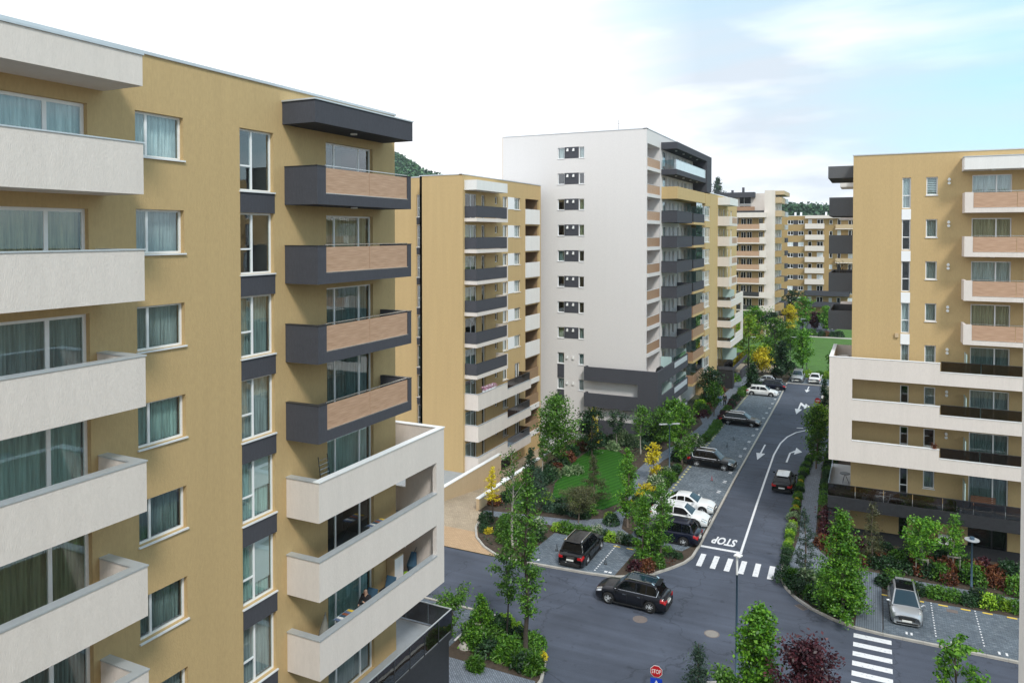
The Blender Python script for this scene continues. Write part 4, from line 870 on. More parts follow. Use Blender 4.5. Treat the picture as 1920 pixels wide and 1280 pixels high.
sheet('parking_area', [(0.62, 48.02), (30, 48.02), (30, 53.6), (.62, 53.3)], 0, .1, M['park_side'])
sheet('parking_area', [(-40, 40.0), (-21.0, 40.0), (-21.2, 35.2), (-40, 35.2)], 0, .1, M['park_side'])
sheet('parking_area', [(-12.1, 123.6), (-4.2, 123.6), (-4.2, 129), (-12.1, 129)], 0, .1, M['park_side'])
sheet('path', [(-.85, 48.2), (.6, 48.05), (.6, 56.4), (-.6, 56.4)], 0, .104, M['path_long'])
sheet('path', [(.6, 54.9), (30, 54.9), (30, 56.2), (.6, 56.2)], 0, .104, M['path'])
sheet('path', [(-5.35, 53.4), (-2, 54.2), (-.6, 54.9), (-.6, 56.2), (-2.2, 56.6), (-3.4, 58.5), (-3.9, 62), (-4.1, 67), (-4.4, 75), (-4.5, 80), (-4.5, 88.3), (-5.4, 88), (-5.3, 83), (-5.75, 80), (-5.75, 74), (-5.3, 66), (-5.0, 61), (-5.1, 57)], 0, .104, M['path'])
sheet('path', [(-29, 54.2), (-26, 54.3), (-23, 54.6), (-20, 54.6), (-16.5, 54.25), (-14.8, 54.25), (-14.8, 55.6), (-16.6, 55.4), (-17.6, 56.3), (-18.1, 58.4), (-17.9, 62), (-18.0, 65), (-18.8, 67.6), (-19.4, 71), (-19.2, 75.4), (-18.4, 79), (-17.8, 84), (-17.0, 91), (-17.0, 95), (-17.6, 101), (-18.1, 108.5), (-17.6, 116), (-17.0, 121), (-17.3, 128), (-21.5, 130), (-19.6, 124.9), (-19.2, 117), (-19.4, 109), (-18.7, 101), (-18.5, 94.5), (-18.7, 90.6), (-19.0, 84.5), (-19.8, 79.5), (-20.6, 75), (-20.7, 70), (-19.4, 65), (-19.0, 60.6), (-19.6, 57.7), (-21.4, 56.4), (-24, 56.0), (-29, 55.2)], 0, .104, M['path'])
sheet('path', [(-18.5, 94.5), (-18.6, 92), (-20.2, 97), (-22.2, 116), (-21.5, 116.3), (-19.6, 98)], 0, .108, M['path'])
sheet('path', [(-30, 35.0), (-15.5, 35.0), (-15.4, 31), (-30, 31)], 0, .104, M['path'])
sheet('path', [(-21.5, 128.5), (-13, 133), (-12.5, 137), (-17, 139.5), (-27, 136), (-27, 130)], 0, .104, M['drive'])
sheet('path', [(-20, 181), (4, 181), (4, 183), (-20, 183)], 0, .104, M['kerb'])
sheet('road', [(-16, 190), (-8.5, 190), (-8.5, 221), (-18, 221)], 0, .104, M['asphalt'])
sheet('lawn', [(-27.2, 76.2), (-24.5, 76.6), (-22.2, 74.5), (-21.2, 70), (-19.9, 65), (-19.5, 61.5), (-20.2, 59.6), (-22.5, 59.2), (-25.2, 60.4), (-26.4, 64), (-27.2, 71)], 0, .112, M['lawn'])
# driveway
dv = MB(); dv.m = 0
Ys = [(47.72, .004), (51, .02), (55.4, .02), (62, -.9), (69, -1.9), (82, -2.2)]
for i in range(len(Ys) - 1):
    (y0, z0), (y1, z1) = Ys[i], Ys[i + 1]; xl = -33.5 if y0 < 66 else -35.6; dv.m = 1 if y0 < 51 else 0
    xr0, xr1 = -29.8, -29.8
    if y0 < 51: xr0, xr1 = -24.0, -27.3
    elif y0 < 55: xr0, xr1 = -27.3, -28.6
    xl0 = -60 if y0 < 51 else xl
    dv.quad((xl0, y0, z0), (xr0, y0, z0), (xr1, y1, z1), (xl0 if y0 < 51 else xl, y1, z1))
tag(dv.build('driveway', [M['drive'], M['apron']]), kind='structure')
sheet('pavement', [(-60, 51), (-33.5, 51), (-33.5, 55), (-33.9, 67), (-35.6, 67), (-35.6, 63.2), (-60, 63.2)], -.05, .05, M['deck'])
def wall_thing(label, x0, x1, y0, y1, z0, z1, cap=True):
    w = empty('retaining_wall', (x0, y0, 0), label, 'wall'); MB().box(0, x1 - x0, 0, y1 - y0, z0, z1).build('wall_body', M['beige'], w)
    n = max(1, int((y1 - y0) / 2)); s_ = (y1 - y0) / n
    for i in range(n): link('coping_stone', simple_mesh(('cs', round(s_, 3), x1 - x0), lambda: MB().box(-.05, x1 - x0 + .05, 0.008, s_ - .008, 0, .07).mesh('coping_stone', M['coping_w'])), w, (0, s_ * i, z1))
    return w
wall_thing('low beige wall with white coping between driveway ramp and lawn garden', -29.78, -29.5, 55, 77.5, -2.2, 1.0)
wall_thing('low beige wall with white coping in front of the ochre block middle ground', -33.75, -33.45, 54.6, 67.0, -2.2, 1.1)
gr = empty('glass_railing', (-35.2, 57, 0), 'smoked glass railing round the stairs at the foot of the middle ochre block', 'railing')
for i in range(3): MB().box(-.01, .01, .02, 1.95, .06, 1.15).build('glass_panel', M['dark_glass'], gr, (1.4, i * 2.0, 0))
MB().box(0, 1.6, 0, 6.2, -1, .052).build('stair_landing', M['coping'], gr)

def kerb(label_pts, name='kerb'):
    b0 = empty(name, (label_pts[0][0], label_pts[0][1], 0), kind='structure'); st = simple_mesh('kst', lambda: MB().box(0, .985, -.08, .08, -.04, .125).mesh('kerb_stone', M['kerb']))
    for i in range(len(label_pts) - 1):
        a, c = Vector(label_pts[i]), Vector(label_pts[i + 1]); d = c - a; n = max(1, round(d.length)); an_ = math.atan2(d.y, d.x)
        for j in range(n):
            p = a + d * j / n; o = link('kerb_stone', st, b0, (p.x - b0.location.x, p.y - b0.location.y, 0), an_); o.scale = (d.length / n, 1, 1)
kerb([(-12.1, 123.5), (-11.85, 110), (-11.68, 72)] + [(x - .03, y) for x, y in NW[:7]] + [(-17.5, 47.93), (-20, 47.76), (-22.7, 47.62), (-24.3, 47.85), (-25.7, 48.7), (-27.05, 50.0), (-28.05, 51.7), (-28.5, 53.5), (-28.9, 54.8)])
kerb([(30, 47.88)] + [(x + .02, y + .02) for x, y in NE])
kerb([(-50, 40.12)] + [(x - .04, y - .04) for x, y in SW[:-1]] + [(-15.15, 30)])
kerb([(-9.82, 22), (-9.82, 34), (-9.15, 36.55), (-7.55, 38.72), (-5, 39.93), (14, 40.1)])
kerb([(-6.45, 100.2), (-6.45, 123.4)]); kerb([(-12.1, 123.55), (-4.2, 123.55)])
# painted pavers in the bays
def paver_marks(pts, m, w=.18, h=.22, rz=0, name='marker_paver', z=.106):
    me = simple_mesh(('pm', w, h, m.name), lambda: MB().box(-w / 2, w / 2, -h / 2, h / 2, 0, .006).mesh(name, m))
    for (x, y) in pts: link(name, me, road, (x, y, z), rz)
paver_marks([(-16.25, 56.5 + .85 * i) for i in range(78)], mat('pale yellow paver', (.55, .50, .22), var=.2), .2, .34)
paver_marks([(-12.35 - (.0 if y > 60 else 0), y + o) for y in range(59, 122, 3) for o in (0, .42)], M['paint'], .3, .18)
paver_marks([(-17.05 + .04 * i / 10, 48.5 + .33 * i) for i in range(15)], M['paint'], .1, .14)
for (x, y) in ((-20.6, 52.5), (-19.2, 52.7), (-16.9, 52.9), (-15.9, 52.9)): paver_marks([(x, y)], M['yellow'], .5, .14)
paver_marks([(-21.2, 48.3), (-16.3, 48.6), (-16.0, 48.6)], M['paint'], .22, .22)
for x0 in (3.35, 5.7, 8.05): paver_marks([(x0 - .0 * i, 48.9 + .33 * i) for i in range(14)], M['paint'], .07, .13)
paver_marks([(2.7, 53.15), (4.0, 53.15), (5.2, 53.15), (6.35, 53.2), (7.6, 53.2), (.85, 53.1), (9, 53.2)], M['yellow'], .52, .15)
paver_marks([(1.85, 48.55), (2.1, 48.55), (4.1, 48.45), (4.4, 48.45), (6.35, 48.4), (6.7, 48.4)], M['paint'], .11, .3)
paver_marks([(-21.0, 39.4), (-21.1, 38.2), (-21.2, 37.0)], M['paint'], .12, .9); paver_marks([(-23.6, 39.6)], M['paint'], .12, .5)
MB().box(-.3, .3, -.2, .2, 0, .008).build('drain_cover', M['iron'], road, (4.45, 52.6, .104)); MB().box(-.02, .02, 0, 4.8, 0, .004).build('drain_slot', M['dark_tile'], road, (.66, 48.4, .106))

# ================================================================== VEGETATION
def leaf_mesh(name, P, size, m, rng, aspect=.6, up=.35):
    n = len(P); P = np.asarray(P, dtype=np.float32)
    a = rng.normal(size=(n, 3)); nrm = a; nrm[:, 2] = np.abs(nrm[:, 2]) + up; nrm /= np.linalg.norm(nrm, axis=1)[:, None]
    t = rng.normal(size=(n, 3)); t -= (t * nrm).sum(1)[:, None] * nrm; t /= np.linalg.norm(t, axis=1)[:, None]; q = np.cross(nrm, t)
    s = (size * rng.uniform(.6, 1.3, n))[:, None]; t = t * s; q = q * s * aspect
    V = np.stack([P - t, P - q * .9 + nrm * s * .12, P + t, P + q * .9 + nrm * s * .12], 1).reshape(-1, 3)
    me = D.meshes.new(name); me.vertices.add(4 * n); me.vertices.foreach_set('co', V.astype(np.float32).ravel())
    me.loops.add(4 * n); me.loops.foreach_set('vertex_index', np.arange(4 * n, dtype=np.int32))
    me.polygons.add(n); me.polygons.foreach_set('loop_start', np.arange(0, 4 * n, 4, dtype=np.int32)); me.polygons.foreach_set('loop_total', np.full(n, 4, dtype=np.int32))
    me.materials.append(m); me.update(calc_edges=True); return me
PROF = {
 'column': lambda t: .55 + .75 * math.sin(math.pi * min(1, t * 1.05)) ** .7 - .45 * t,
 'round': lambda t: math.sqrt(max(0.05, 1 - (2 * t - .95) ** 2)),
 'cone': lambda t: 1.05 * (1 - t) ** .85 + .06,
 'oval': lambda t: max(.12, math.sin(math.pi * (t * .88 + .1)) ** .8),
 'vase': lambda t: .35 + .75 * t if t < .8 else .95 - (t - .8) * 2.5,
 'tiers': lambda t: (1.05 - t) * (.55 + .45 * abs(math.cos(t * 9.5))),
}
def tree(x, y, h, w, prof, leaf, label, cat='tree', name='broadleaf_tree', z=.1, t0=.28, nb=70, per=45, ls=.10, spread=.16, rise=.35, bark='bark', seed=None, group=None, tr=None, lean=0):
    seed = seed if seed is not None else int(abs(x * 131 + y * 37)) % 9999
    rg = np.random.default_rng(seed); rd = random.Random(seed)
    root = empty(name, (x, y, z), label, cat, group)
    r = w / 2; zc = h * t0; tr = tr or max(.035, h * .011)
    def ax(zz): return np.array([lean * zz / h + .05 * math.sin(zz * 1.3 + seed), .05 * math.cos(zz * 1.1 + seed), zz])
    tb = MB(); zs = [h * i / 8 for i in range(9)]; tb.tube([tuple(ax(a)) for a in zs], [tr * (1.25 - 1.15 * i / 8) + .008 for i in range(9)], 7)
    if y < 62 and ls > .07: ls *= .84; per = int(per * 1.3)
    pts = []
    tw, th = rd.uniform(0, 6), rd.uniform(.15, .3)
    for i in range(nb):
        t = (i + rd.random()) / nb; a = rd.uniform(0, 2 * math.pi) if prof != 'tiers' else i * 2.4
        lobes = 1 + th * math.sin(a * 2 + tw + t * 5) + .12 * math.sin(a * 5 + t * 11)
        L_ = r * PROF[prof](t) * rd.uniform(.62, 1.12) * lobes; b0 = ax(zc + (h - zc) * t * .96)
        dz = rise * L_ * (1 if prof != 'cone' else .5) * rd.uniform(.5, 1.3)
        tip = b0 + np.array([math.cos(a) * L_, math.sin(a) * L_, dz])
        if L_ > .35 and i % 2 == 0: tb.tube([tuple(b0 - np.array([0, 0, .1 * L_])), tuple(b0 * .5 + tip * .5 + np.array([0, 0, .04])), tuple(tip)], [tr * .32, tr * .2, .006], 4, False)
        k = max(6, int(per * (.35 + L_ / r) * .8)); s_ = rg.uniform(.25, 1.05, k) ** .8
        p = b0[None] + (tip - b0)[None] * s_[:, None] + rg.normal(size=(k, 3)) * spread * (.5 + .6 * s_[:, None]) * np.array([1, 1, .75])
        pts.append(p)
    P = np.concatenate(pts); P[:, 2] = np.clip(P[:, 2], zc * .9, h * 1.03)
    tb.build('trunk', M[bark], root, smooth=True); link('crown', leaf_mesh('crown', P, ls, LF[leaf], rg, aspect=.62 if leaf not in ('conifer', 'olive') else .3), root)
    return root
T = tree
# street and garden trees seen from above
T(-27.81, 54.09, 4.2, 1.7, 'tiers', 'yellow', 'small golden yellow tree with layered branches at the mouth of the beige driveway', name='golden_tree', t0=.32, nb=30, per=55, ls=.085, spread=.10, rise=.15, bark='bark_dark')
T(-23.8, 49.54, 7.4, 1.7, 'column', 'green', 'tall thin young tree with grey stem in the planted island beside the driveway', t0=.25, nb=42, per=26, ls=.10, spread=.16, rise=.9, bark='bark_pale')
T(-16.73, 36.55, 10.7, 1.6, 'column', 'green', 'tallest slender tree with ragged crown standing in the near left planted island', name='columnar_tree', t0=.22, nb=88, per=42, ls=.10, spread=.15, rise=.5, bark='bark_dark', tr=.11)
T(-18.6, 38.03, 5.2, 1.8, 'round', 'green', 'round headed young tree on a thin stem at the kerb of the near left island', name='lollipop_tree', t0=.42, nb=44, per=46, ls=.09, spread=.14, bark='bark_dark', tr=.04)
T(-17.27, 56.82, 6.4, 1.4, 'column', 'bright', 'bright green upright tree with side arms between the lawn and the parking bays', name='columnar_tree', t0=.12, nb=80, per=46, ls=.095, spread=.14, rise=.9)
T(-14.37, 50.98, 4.9, 1.15, 'column', 'bright', 'left one of two bright columnar trees on the small island by the stop line', name='columnar_tree', t0=.1, nb=70, per=46, ls=.09, spread=.13, rise=.7)
T(-13.23, 51.53, 5.8, 1.45, 'column', 'green', 'right one of two columnar trees on the small island by the stop line', name='columnar_tree', t0=.08, nb=80, per=48, ls=.09, spread=.14, rise=.6)
T(-18.28, 68.34, 3.7, 1.6, 'oval', 'yellow', 'golden yellow tree beside the curving path below the street lamp', name='golden_tree', t0=.22, nb=30, per=60, ls=.09, spread=.14, rise=.3)
T(-27.86, 68.14, 7.2, 4.0, 'round', 'green', 'broad dark green tree leaning over the wall of the driveway ramp', t0=.16, nb=100, per=80, ls=.12, spread=.28, rise=.5, bark='bark_dark')
T(-26.2, 73.5, 5.0, 3.2, 'round', 'dark', 'dark bushy tree behind the broad tree at the corner of the white block', t0=.12, nb=60, per=70, ls=.12, spread=.25)
T(-27.86, 64.57, 4.1, 1.0, 'oval', 'green', 'small egg shaped tree on a bare pale stem beside the driveway wall', name='lollipop_tree', t0=.42, nb=30, per=60, ls=.08, spread=.1, rise=.6, bark='bark_pale')
T(-24.91, 77.77, 3.7, 2.6, 'vase', 'dark', 'dark flat topped small tree on a pale stem before the dark balconies', t0=.45, nb=34, per=50, ls=.1, spread=.18, rise=.3, bark='bark_pale')
T(-21.9, 76.6, 5.0, 2.0, 'oval', 'green', 'light green oval tree on a bare stem at the corner of the dark balconies', t0=.38, nb=44, per=42, ls=.1, spread=.2, rise=.6, bark='bark_pale')
T(-27.4, 77.4, 4.3, 1.4, 'cone', 'yellow', 'yellow green narrow conifer against the foot of the white block', name='conifer_tree', t0=.05, nb=44, per=50, ls=.09, spread=.12)
T(-21.45, 60.66, 4.2, 2.3, 'cone', 'olive', 'brownish green conifer standing at the edge of the dark striped lawn', name='conifer_tree', t0=.04, nb=80, per=60, ls=.10, spread=.12, rise=-.1)
T(-21.01, 55.9, 2.8, 2.9, 'round', 'olive', 'round olive green globe tree on a short stem by the garden path', name='globe_tree', t0=.30, nb=110, per=80, ls=.08, spread=.14)
T(-24.94, 56.92, 3.8, 2.5, 'cone', 'conifer', 'dark blue green conifer behind the garden path near the driveway wall', name='conifer_tree', t0=.04, nb=80, per=60, ls=.10, spread=.13, rise=-.05)
T(-26.6, 59.2, 4.6, 2.0, 'cone', 'dark', 'darkest conifer close against the driveway wall', name='conifer_tree', t0=.04, nb=70, per=55, ls=.10, spread=.13, rise=-.05)
T(-17.28, 75.14, 6.2, 2.3, 'column', 'bright', 'bright green columnar tree next to the street lamp in the middle bed', name='columnar_tree', t0=.06, nb=80, per=52, ls=.11, spread=.17, rise=.7)
T(-20.2, 84.9, 4.3, 2.6, 'oval', 'bright', 'loose bright bush tree before the dark balconies above the path', t0=.1, nb=50, per=60, ls=.12, spread=.22, rise=.5)
T(-20.9, 80.6, 4.0, 2.8, 'round', 'green', 'spreading green tree under the side balconies of the white block', t0=.1, nb=50, per=60, ls=.12, spread=.25)
T(-19.6, 101.5, 5.2, 2.8, 'round', 'dark', 'dark tree between the entrance path and the far balconies', t0=.2, nb=50, per=60, ls=.14, spread=.28)
T(-18.1, 96.5, 4.4, 1.6, 'oval', 'green', 'slim tree beside the walker on the path', t0=.25, nb=40, per=40, ls=.12, spread=.2, rise=.6)
T(-1.59, 48.95, 6.5, 3.2, 'cone', 'bright', 'large dense cone shaped bright green tree at the right corner of the junction', name='pyramidal_tree', t0=.03, nb=190, per=75, ls=.10, spread=.17, rise=.45)
T(-4.0, 53.2, 4.9, 1.9, 'cone', 'conifer', 'thin blue green pine standing on the path at the right corner', name='pine_tree', t0=.05, nb=60, per=42, ls=.11, spread=.10, rise=-.05)
T(0.02, 57.72, 4.4, 1.8, 'cone', 'olive', 'dull olive conifer in front of the ground floor of the right block', name='conifer_tree', t0=.06, nb=60, per=50, ls=.10, spread=.14, rise=-.05)
tg = T(3.04, 57.36, 3.7, 2.4, 'round', 'bright', 'staked round green tree behind the parked silver car', t0=.22, nb=64, per=56, ls=.10, spread=.2, rise=.7, bark='bark_pale')
T(5.02, 58.75, 4.0, 2.2, 'tiers', 'bright', 'bright young tree with open tiers next to the right hand lamp post', t0=.3, nb=34, per=52, ls=.1, spread=.15, rise=.25, bark='bark_pale')
T(-2.89, 61.0, 2.7, 1.6, 'oval', 'maroon', 'dark maroon shrub tree at the dark corner column of the right block', name='maroon_tree', t0=.05, nb=44, per=50, ls=.1, spread=.18)
T(-4.95, 79.14, 6.2, 2.5, 'oval', 'green', 'green tree overhanging the street beside the white framed corner', t0=.12, nb=70, per=60, ls=.12, spread=.22, rise=.5)
T(-5.0, 83.2, 5.6, 2.4, 'oval', 'lime', 'lime green tree overhanging the curved white line', t0=.3, nb=50, per=50, ls=.12, spread=.2, rise=.4)
T(-5.6, 103.4, 4.6, 1.5, 'cone', 'dark', 'dark narrow conifer beyond the no entry sign', name='conifer_tree', t0=.05, nb=50, per=50, ls=.12, spread=.14)
# near verge at the bottom edge
T(-6.9, 33.6, 4.7, 2.5, 'cone', 'conifer', 'blue green conifer top rising beside the stop sign', name='conifer_tree', t0=.1, nb=90, per=70, ls=.09, spread=.13, rise=.1)
T(-4.5, 34.4, 6.7, 1.7, 'column', 'bright', 'tall bright green tree rising before the slim lamp post at the bottom', name='columnar_tree', t0=.2, nb=120, per=60, ls=.105, spread=.15, rise=.7)
T(-5.75, 33.2, 4.1, 1.6, 'round', 'green', 'low green tree between the conifer and the tall bright tree', t0=.3, nb=44, per=60, ls=.09, spread=.15)
T(-2.35, 33.0, 6.1, 2.7, 'oval', 'maroon', 'dark red leaved tree at the bottom edge between the lamp and the zebra crossing', name='maroon_tree', t0=.25, nb=110, per=70, ls=.10, spread=.17, rise=.9)
T(3.0, 33.6, 6.9, 1.9, 'vase', 'bright', 'light green tree with upright shoots at the bottom right', name='upright_tree', t0=.2, nb=46, per=70, ls=.10, spread=.10, rise=1.7)
# far end
FAR = [(-16.75, 130.35, 4.2, 3.2, 'oval', 'yellow', 'yellow tree above the far end of the parking bays'), (-18.9, 130.5, 9.6, 5.4, 'round', 'lime', 'big lime green tree at the far end of the street'),
 (-15.0, 133.0, 9.0, 5.8, 'round', 'green', 'big green tree right of the lime one beyond the parked cars'), (-13.1, 125.6, 6.3, 3.6, 'cone', 'dark', 'dark conifer behind the last parked dark car'),
 (-15.9, 114.28, 4.1, 1.5, 'cone', 'dark', 'thin dark pine at the path corner by the white hatchback'), (-10.82, 135.93, 7.0, 3.6, 'oval', 'bright', 'thin young tree at the near edge of the far lawn'),
 (-18.14, 188, 6.4, 4.0, 'round', 'yellow', 'orange yellow tree beyond the far lawn'), (-15.4, 193, 8.2, 4.6, 'oval', 'bright', 'bright green tree right of the orange tree'),
 (-12.9, 195.4, 4.2, 2.6, 'round', 'maroon', 'dark red tree standing on the far car park'), (-10.2, 192.97, 6.1, 2.8, 'oval', 'bright', 'slim green tree at the right of the far car park'),
 (-24.6, 206, 9.5, 7.5, 'round', 'dark', 'dark tree mass in front of the far ochre block'), (-19.2, 208, 8.5, 6.5, 'round', 'dark', 'dark rounded tree right before the far ochre block'),
 (-29.5, 174, 10.5, 3.6, 'column', 'bright', 'tall light poplar in front of the distant wood fronted balconies'), (-26.2, 160, 6.0, 5.0, 'round', 'lime', 'low lime green tree before the distant balconies'),
 (-23.49, 172, 7.2, 5.2, 'round', 'bright', 'green tree behind the big lime one'), (-20.0, 172.0, 6.0, 4.2, 'round', 'dark', 'dark rounded tree beyond the big green one'), (-28.8, 150, 8.5, 4.5, 'oval', 'bright', 'light green tree at the far corner of the cream wing'), (-15.0, 160, 3.6, 4.5, 'round', 'green', 'low bush tree at the left edge of the far lawn'),
 (-5.6, 131.5, 4.6, 2.2, 'oval', 'green', 'small tree behind the pale parked saloon'), (-24.0, 122.5, 5.0, 3.5, 'round', 'green', 'green tree at the far path by the cream wing')]
for (x, y, h, w, p, lf, lb) in FAR: T(x, y, h, w, p, lf, lb, t0=.12 if p != 'column' else .05, nb=60, per=60, ls=.2 if y > 140 else .17, spread=.3, rise=.4, bark='bark_dark')
# tops of trees over the roof of the cream wing
T(-111, 600, 24, 12, 'cone', 'dark', 'dark conifer on the far hill showing over the roof behind the tall white block', name='conifer_tree', z=44, t0=.1, nb=60, per=60, ls=.7, spread=.9, tr=.25)
T(-121, 603, 21, 11, 'vase', 'dark', 'flat topped pine on the far hill left of the conifer', name='pine_tree', z=44, t0=.6, nb=50, per=60, ls=.7, spread=.9, tr=.25)

# shrubs: a few kinds built once, copied with shared meshes
def shrub_proto(kind, leaf, r, h, n, ls, seed):
    rg = np.random.default_rng(seed); u = rg.normal(size=(n, 3)); u /= np.linalg.norm(u, axis=1)[:, None]; u[:, 2] = np.abs(u[:, 2])
    rad = rg.uniform(.45, 1.02, n) ** .5; bump = 1 + .18 * np.sin(u[:, 0] * 7 + seed) * np.cos(u[:, 1] * 6 + seed * 2) + .08 * np.sin(u[:, 2] * 11)
    P = u * (rad * bump)[:, None] * np.array([r, r, h]); P[:, 2] += .05
    if kind == 'spiky': P = u * (rad[:, None]) * np.array([r * .8, r * .8, h * 1.1])
    return leaf_mesh('foliage', P, ls, LF[leaf], rg, aspect=.55 if kind != 'spiky' else .14, up=.3)
SP = {}
for nm, lf, r, h, n, ls in (('round_shrub', 'green', .62, .8, 850, .075), ('dark_shrub', 'dark', .6, .7, 850, .075), ('box_ball', 'dark', .42, .5, 700, .05), ('variegated_shrub', 'varieg', .65, .95, 800, .08), ('flowering_shrub', 'white_fl', .7, 1.0, 850, .085),
                            ('yellow_shrub', 'yellow', .4, .45, 500, .06), ('lime_shrub', 'lime', .55, .75, 750, .07), ('red_shrub', 'red', .55, .7, 750, .075), ('maroon_shrub', 'maroon', .5, .75, 650, .075), ('grass_tuft', 'green', .55, .6, 500, .28), ('juniper_shrub', 'conifer', .75, .45, 800, .09)):
    SP[nm] = [shrub_proto('spiky' if nm == 'grass_tuft' else 'r', lf, r, h, n, ls, 11 * i + len(nm)) for i in range(2)]
ADJ = {'round_shrub': 'mid green rounded shrub', 'dark_shrub': 'dark green rounded shrub', 'box_ball': 'clipped dark green box ball', 'variegated_shrub': 'pale variegated shrub', 'flowering_shrub': 'white flowering shrub', 'yellow_shrub': 'small golden yellow shrub',
       'lime_shrub': 'yellow green shrub', 'red_shrub': 'rusty red shrub', 'maroon_shrub': 'dark maroon shrub', 'grass_tuft': 'tuft of long bladed grass', 'juniper_shrub': 'low spreading juniper'}
rs = random.Random(5)
def shrub(kind, x, y, s, where, z=.08):
    lb = f'{ADJ[kind]} {where}'
    o = link(kind, rs.choice(SP[kind]), None, (x, y, z), rs.uniform(0, 6.3)); f = s * rs.uniform(.85, 1.2); o.scale = (f * rs.uniform(.9, 1.1), f * rs.uniform(.9, 1.1), f * rs.uniform(.85, 1.15))
    tag(o, lb, 'grass tuft' if kind == 'grass_tuft' else 'shrub', lb + 's'); return o
def row(pts, step, kinds, where, jit=.25, s=1.0):
    for i in range(len(pts) - 1):
        a, c = Vector(pts[i]), Vector(pts[i + 1]); n = max(1, int((c - a).length / step))
        for j in range(n):
            p = a + (c - a) * (j + .5) / n; shrub(rs.choice(kinds), p.x + rs.uniform(-jit, jit), p.y + rs.uniform(-jit, jit), s, where)
G_, DK, BX, VR, FL, YE, LI, RD, MR, GT, JU = 'round_shrub', 'dark_shrub', 'box_ball', 'variegated_shrub', 'flowering_shrub', 'yellow_shrub', 'lime_shrub', 'red_shrub', 'maroon_shrub', 'grass_tuft', 'juniper_shrub'
# driveway island
w_ = 'in the planted island beside the driveway mouth'
row([(-27.9, 53.6), (-27.3, 51.6), (-26.5, 50.6)], .75, [DK, BX, DK], w_, .2, 1.1); row([(-26.8, 53.2), (-24.3, 52.9), (-22.9, 53.2)], .85, [G_, FL, VR], w_, .3, 1.1); row([(-26.0, 51.6), (-23.6, 51.4)], .8, [FL, G_, FL], w_, .3, 1.2)
row([(-25.4, 49.9), (-23.4, 49.2)], .9, [G_, YE, GT], w_, .3, .7); shrub(YE, -26.6, 51.1, 1.1, w_); row([(-22.9, 52), (-22.9, 50)], .8, [G_, DK], w_, .1)
w_ = 'in the hedge between near parking places and garden path'
row([(-22.3, 53.8), (-16.0, 53.9)], .62, [G_, DK, G_, LI, FL], w_, .12, .85)
w_ = 'on the small island by the stop line'
row([(-15.0, 50.4), (-12.6, 51.0)], .7, [DK, G_], w_, .35, 1.0); row([(-14.9, 49.6), (-13.4, 50.2)], .7, [RD, MR], w_, .15, .9); row([(-14.6, 52.8), (-12.6, 53.2)], .8, [G_, DK], w_, .3); shrub(BX, -12.35, 52.9, 1, w_)
w_ = 'around the dark striped lawn'
row([(-28.9, 56.4), (-27.4, 60.4), (-27.6, 66), (-28.2, 72), (-28.4, 76.4)], .85, [DK, G_, RD, DK], w_, .35, 1.25); row([(-27.0, 57.2), (-25.2, 59.3), (-22.6, 58.0), (-20.6, 58.4)], .8, [DK, G_, JU, LI], w_, .35, 1.1)
row([(-24.6, 57.6), (-20.2, 57.2)], .9, [JU, G_, DK], w_, .3, 1.0); row([(-28.4, 78), (-24, 79.5), (-21.3, 78.5)], .8, [DK, JU, DK, VR], w_, .5, 1.3); row([(-27.5, 79.8), (-22, 80.6)], .9, [DK, G_], w_, .5, 1.3)
for p in ((-26.3, 66.8), (-25.6, 67.6), (-27.0, 65.6), (-25.2, 77.0), (-24.7, 76.6)): shrub(VR, *p, 1.0, w_)
w_ = 'in the bed between path and parking bays'
row([(-18.4, 60), (-17.5, 64.5), (-17.6, 68), (-17.6, 71)], .8, [G_, DK, YE, FL], w_, .3, 1.0); row([(-17.0, 58.5), (-17.1, 66), (-17.2, 73)], .85, [G_, DK, FL, GT], w_, .25, 1.0); shrub(YE, -17.9, 64.6, 1.8, w_); shrub(YE, -18.0, 62.6, 1.7, w_)
row([(-17.9, 75), (-17.3, 83)], .85, [G_, FL, DK], w_, .3, 1.2); row([(-16.8, 84), (-16.75, 92)], .8, [G_, DK, G_], w_, .12, .9); row([(-16.8, 94), (-17.1, 101), (-17.4, 108)], .9, [G_, DK, MR], w_, .2, .9)
row([(-17.0, 109.5), (-16.7, 122)], 1.0, [DK, G_], w_, .2, 1.0)
row([(-16.4, 57.2), (-15.2, 56.4)], .6, [G_, LI], w_, .2, .9); shrub(LI, -18.9, 57.4, 1.1, w_); shrub(DK, -18.6, 56.8, 1.1, w_); 
w_ = 'below side balconies of the tall white block'
row([(-21.0, 82), (-20.6, 88), (-20.9, 93)], .9, [G_, DK, G_], w_, .4, 1.4); row([(-20.2, 98), (-20.4, 104), (-20.8, 112)], 1.0, [RD, G_, LI, DK], w_, .4, 1.4); row([(-19.4, 94.5), (-19.6, 100), (-20.2, 107), (-20.2, 114)], 1.1, [RD, MR, G_, LI], w_, .2, 1.0)
row([(-20.4, 116.5), (-19.9, 122)], 1.0, [RD, G_, LI], w_, .4, 1.4)
w_ = 'between the street and right hand path'
row([(-5.45, 54.6), (-5.5, 57.3)], .6, [BX, BX], w_, .03, .85); row([(-5.52, 57.5), (-5.6, 60)], .55, [YE, LI, G_], w_, .03, .6); row([(-5.6, 60), (-5.7, 66)], .6, [MR, LI, G_, VR, LI], w_, .04, .68); row([(-5.75, 66), (-6.05, 76)], .62, [G_, DK, YE, G_], w_, .03, .58); row([(-6.0, 76), (-5.8, 83)], .7, [G_, DK], w_, .05, .7)
w_ = 'on the corner bed right of the junction'
